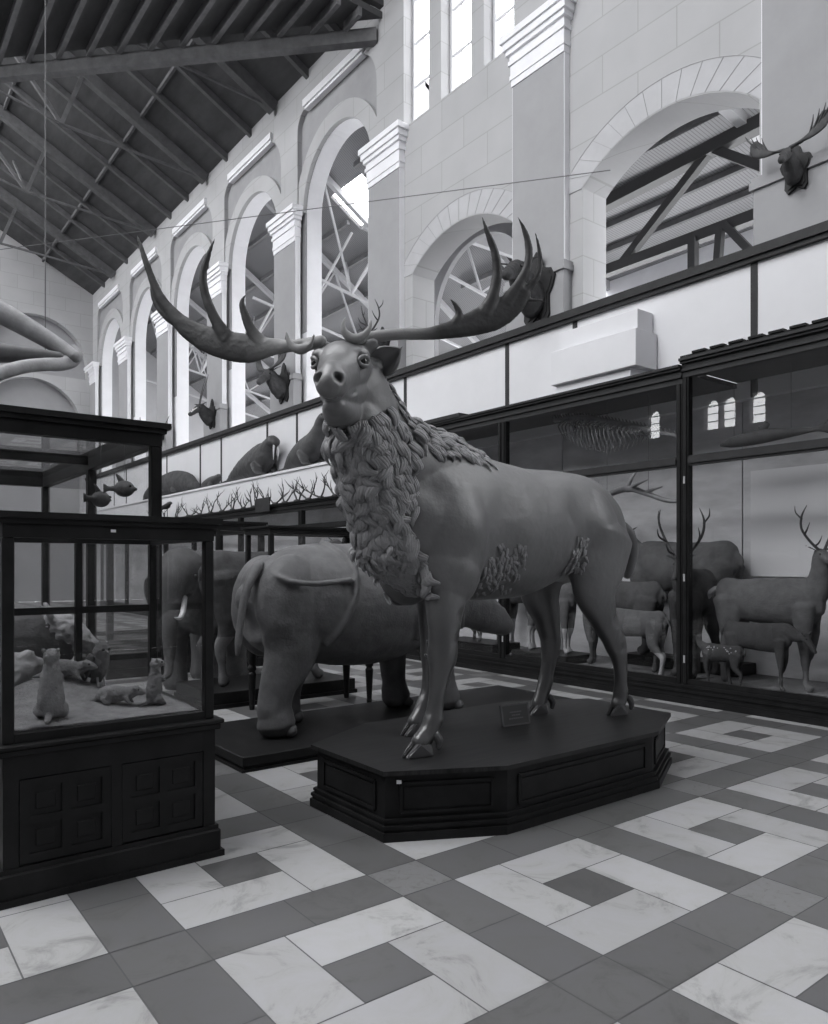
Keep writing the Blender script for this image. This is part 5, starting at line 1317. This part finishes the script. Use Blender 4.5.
for i in range(20):
    u_ = .10 + .62 * i / 19; p = onsp(u_); Lr = .42 * math.sin(PI * (.2 + .75 * i / 19)) + .06
    for s in (-1, 1): rb_.limb([(*p, .014), (*(p + V((.16 * s, -.02, -.10))), .013), (*(p + V((.20 * s, -.04, -.5 * Lr))), .011), (*(p + V((.10 * s, -.06, -Lr))), .006)], seg=6, sub=3)
rb_.build('ribs', M['bone'], t, smooth=True)
w_ = MB(so)
for y, z in ((7.6, 3.94), (6.3, 3.58)): w_.limb([(9.0, y, z, .004), (9.0, y, 4.07, .004)], seg=4, sub=1)
w_.build('hanging_wire', M['wire'], t)
so = V((8.8, 4.6, 3.2)); t = thing('stuffed_fish', 'dark slender fish hung low in the upper part of the nearest wall case', 'fish', so)
q = MB(so); q.limb([(8.8, 5.12, 3.2, .02, .02), (8.8, 4.95, 3.22, .06, .07), (8.8, 4.6, 3.24, .075, .085), (8.8, 4.2, 3.24, .045, .05), (8.8, 3.95, 3.24, .02, .03), (8.8, 3.8, 3.25, .008, .10)], ref=(1, 0, 0), seg=12, sub=4)
q.build('body', M['hide_dark'], t, smooth=True)
MB(so).limb([(8.8, 4.6, 3.31, .01, .07), (8.8, 4.52, 3.39, .006, .03)], ref=(1, 0, 0), seg=6).build('fin', M['hide_dark'], t, smooth=True)
w_ = MB(so)
for y in (4.95, 4.25): w_.limb([(8.8, y, 3.25, .003), (8.8, y, 4.07, .003)], seg=4, sub=1)
w_.build('hanging_wire', M['wire'], t)
so = V((8.75, 6.6, 2.6)); t = thing('antler_rack', 'big pale rack of antlers hung under the shelf rail of the middle wall case', 'antlers', so)
q = MB(so)
q.limb([(8.75, 7.5, 2.45, .03), (8.7, 7.15, 2.55, .035), (8.68, 6.8, 2.68, .04, .05), (8.7, 6.45, 2.76, .04, .06), (8.75, 6.15, 2.66, .035), (8.8, 5.85, 2.55, .03), (8.85, 5.6, 2.56, .008)], seg=10, sub=4)
for a, b in (((8.7, 7.15, 2.55), (8.72, 7.2, 2.86)), ((8.68, 6.85, 2.66), (8.7, 6.95, 2.9)), ((8.7, 6.45, 2.76), (8.72, 6.30, 3.0)), ((8.7, 6.4, 2.76), (8.6, 6.05, 2.84)), ((8.75, 6.2, 2.68), (8.7, 5.9, 2.74))):
    a, b = V(a), V(b); q.limb([(*a, .032), (*(a.lerp(b, .5) + V((0, .03, 0))), .024), (*b, .006)], seg=8, sub=3)
q.build('antler', M['bone'], t, smooth=True)
w_ = MB(so); w_.limb([(8.7, 6.8, 2.66, .004), (8.7, 6.8, 4.07, .004)], seg=4, sub=1).limb([(8.75, 6.15, 2.66, .004), (8.75, 6.15, 4.07, .004)], seg=4, sub=1); w_.build('hanging_wire', M['wire'], t)
# ---------------------------------------------------------------- camera and daylight
cam = bpy.data.cameras.new('camera'); co = bpy.data.objects.new('camera', cam); COL.objects.link(co)
co.location = (0, 0, 1.7); co.rotation_euler = (PI / 2, 0, -math.atan2(SN, CS))
cam.sensor_fit = 'HORIZONTAL'; cam.sensor_width = 36; cam.lens = 36 * 752 / 828
cam.shift_y = 53 / 828; cam.clip_start = .05; cam.clip_end = 300
SC.camera = co
w = bpy.data.worlds.new('overcast sky'); SC.world = w; w.use_nodes = True
bg = w.node_tree.nodes['Background']; bg.inputs[0].default_value = (.97, .98, 1.0, 1); bg.inputs[1].default_value = 8.8
def portal(name, loc, d, sx, sy):
    l = bpy.data.lights.new(name, 'AREA'); l.shape = 'RECTANGLE'; l.size = sx; l.size_y = sy; l.cycles.is_portal = True
    ob = bpy.data.objects.new(name, l); COL.objects.link(ob); ob.location = loc
    ob.rotation_euler = V(d).to_track_quat('-Z', 'Y').to_euler(); return ob
portal('skylight_portal', ((HX0 + HX1) / 2, (HY0 + HY1) / 2, 17.1), (0, 0, -1), HX1 - HX0, HY1 - HY0)
portal('ridge_portal', (-2, 26, 19.2), (.0, 0, -1), 4.4, 24)
portal('left_portal', (-10.1, 6.2, 14.3), (1, 0, 0), 14.5, 5.4)
portal('left_nave_portal', (-10.1, 26, 13.2), (1, 0, 0), 24, 3.2)
portal('aisle_portal', (18.4, 16, 6.35), (-1, 0, 0), 44, 3.1)
vs = SC.view_settings; vs.view_transform = 'Standard'; vs.look = 'None'; vs.gamma = 1; vs.use_curve_mapping = False; vs.exposure = 0.0
SC.cycles.max_bounces = 8; SC.cycles.transparent_max_bounces = 24; SC.cycles.diffuse_bounces = 4; SC.cycles.glossy_bounces = 3
SC.cycles.caustics_reflective = False; SC.cycles.caustics_refractive = False
SC.cycles.use_denoising = True
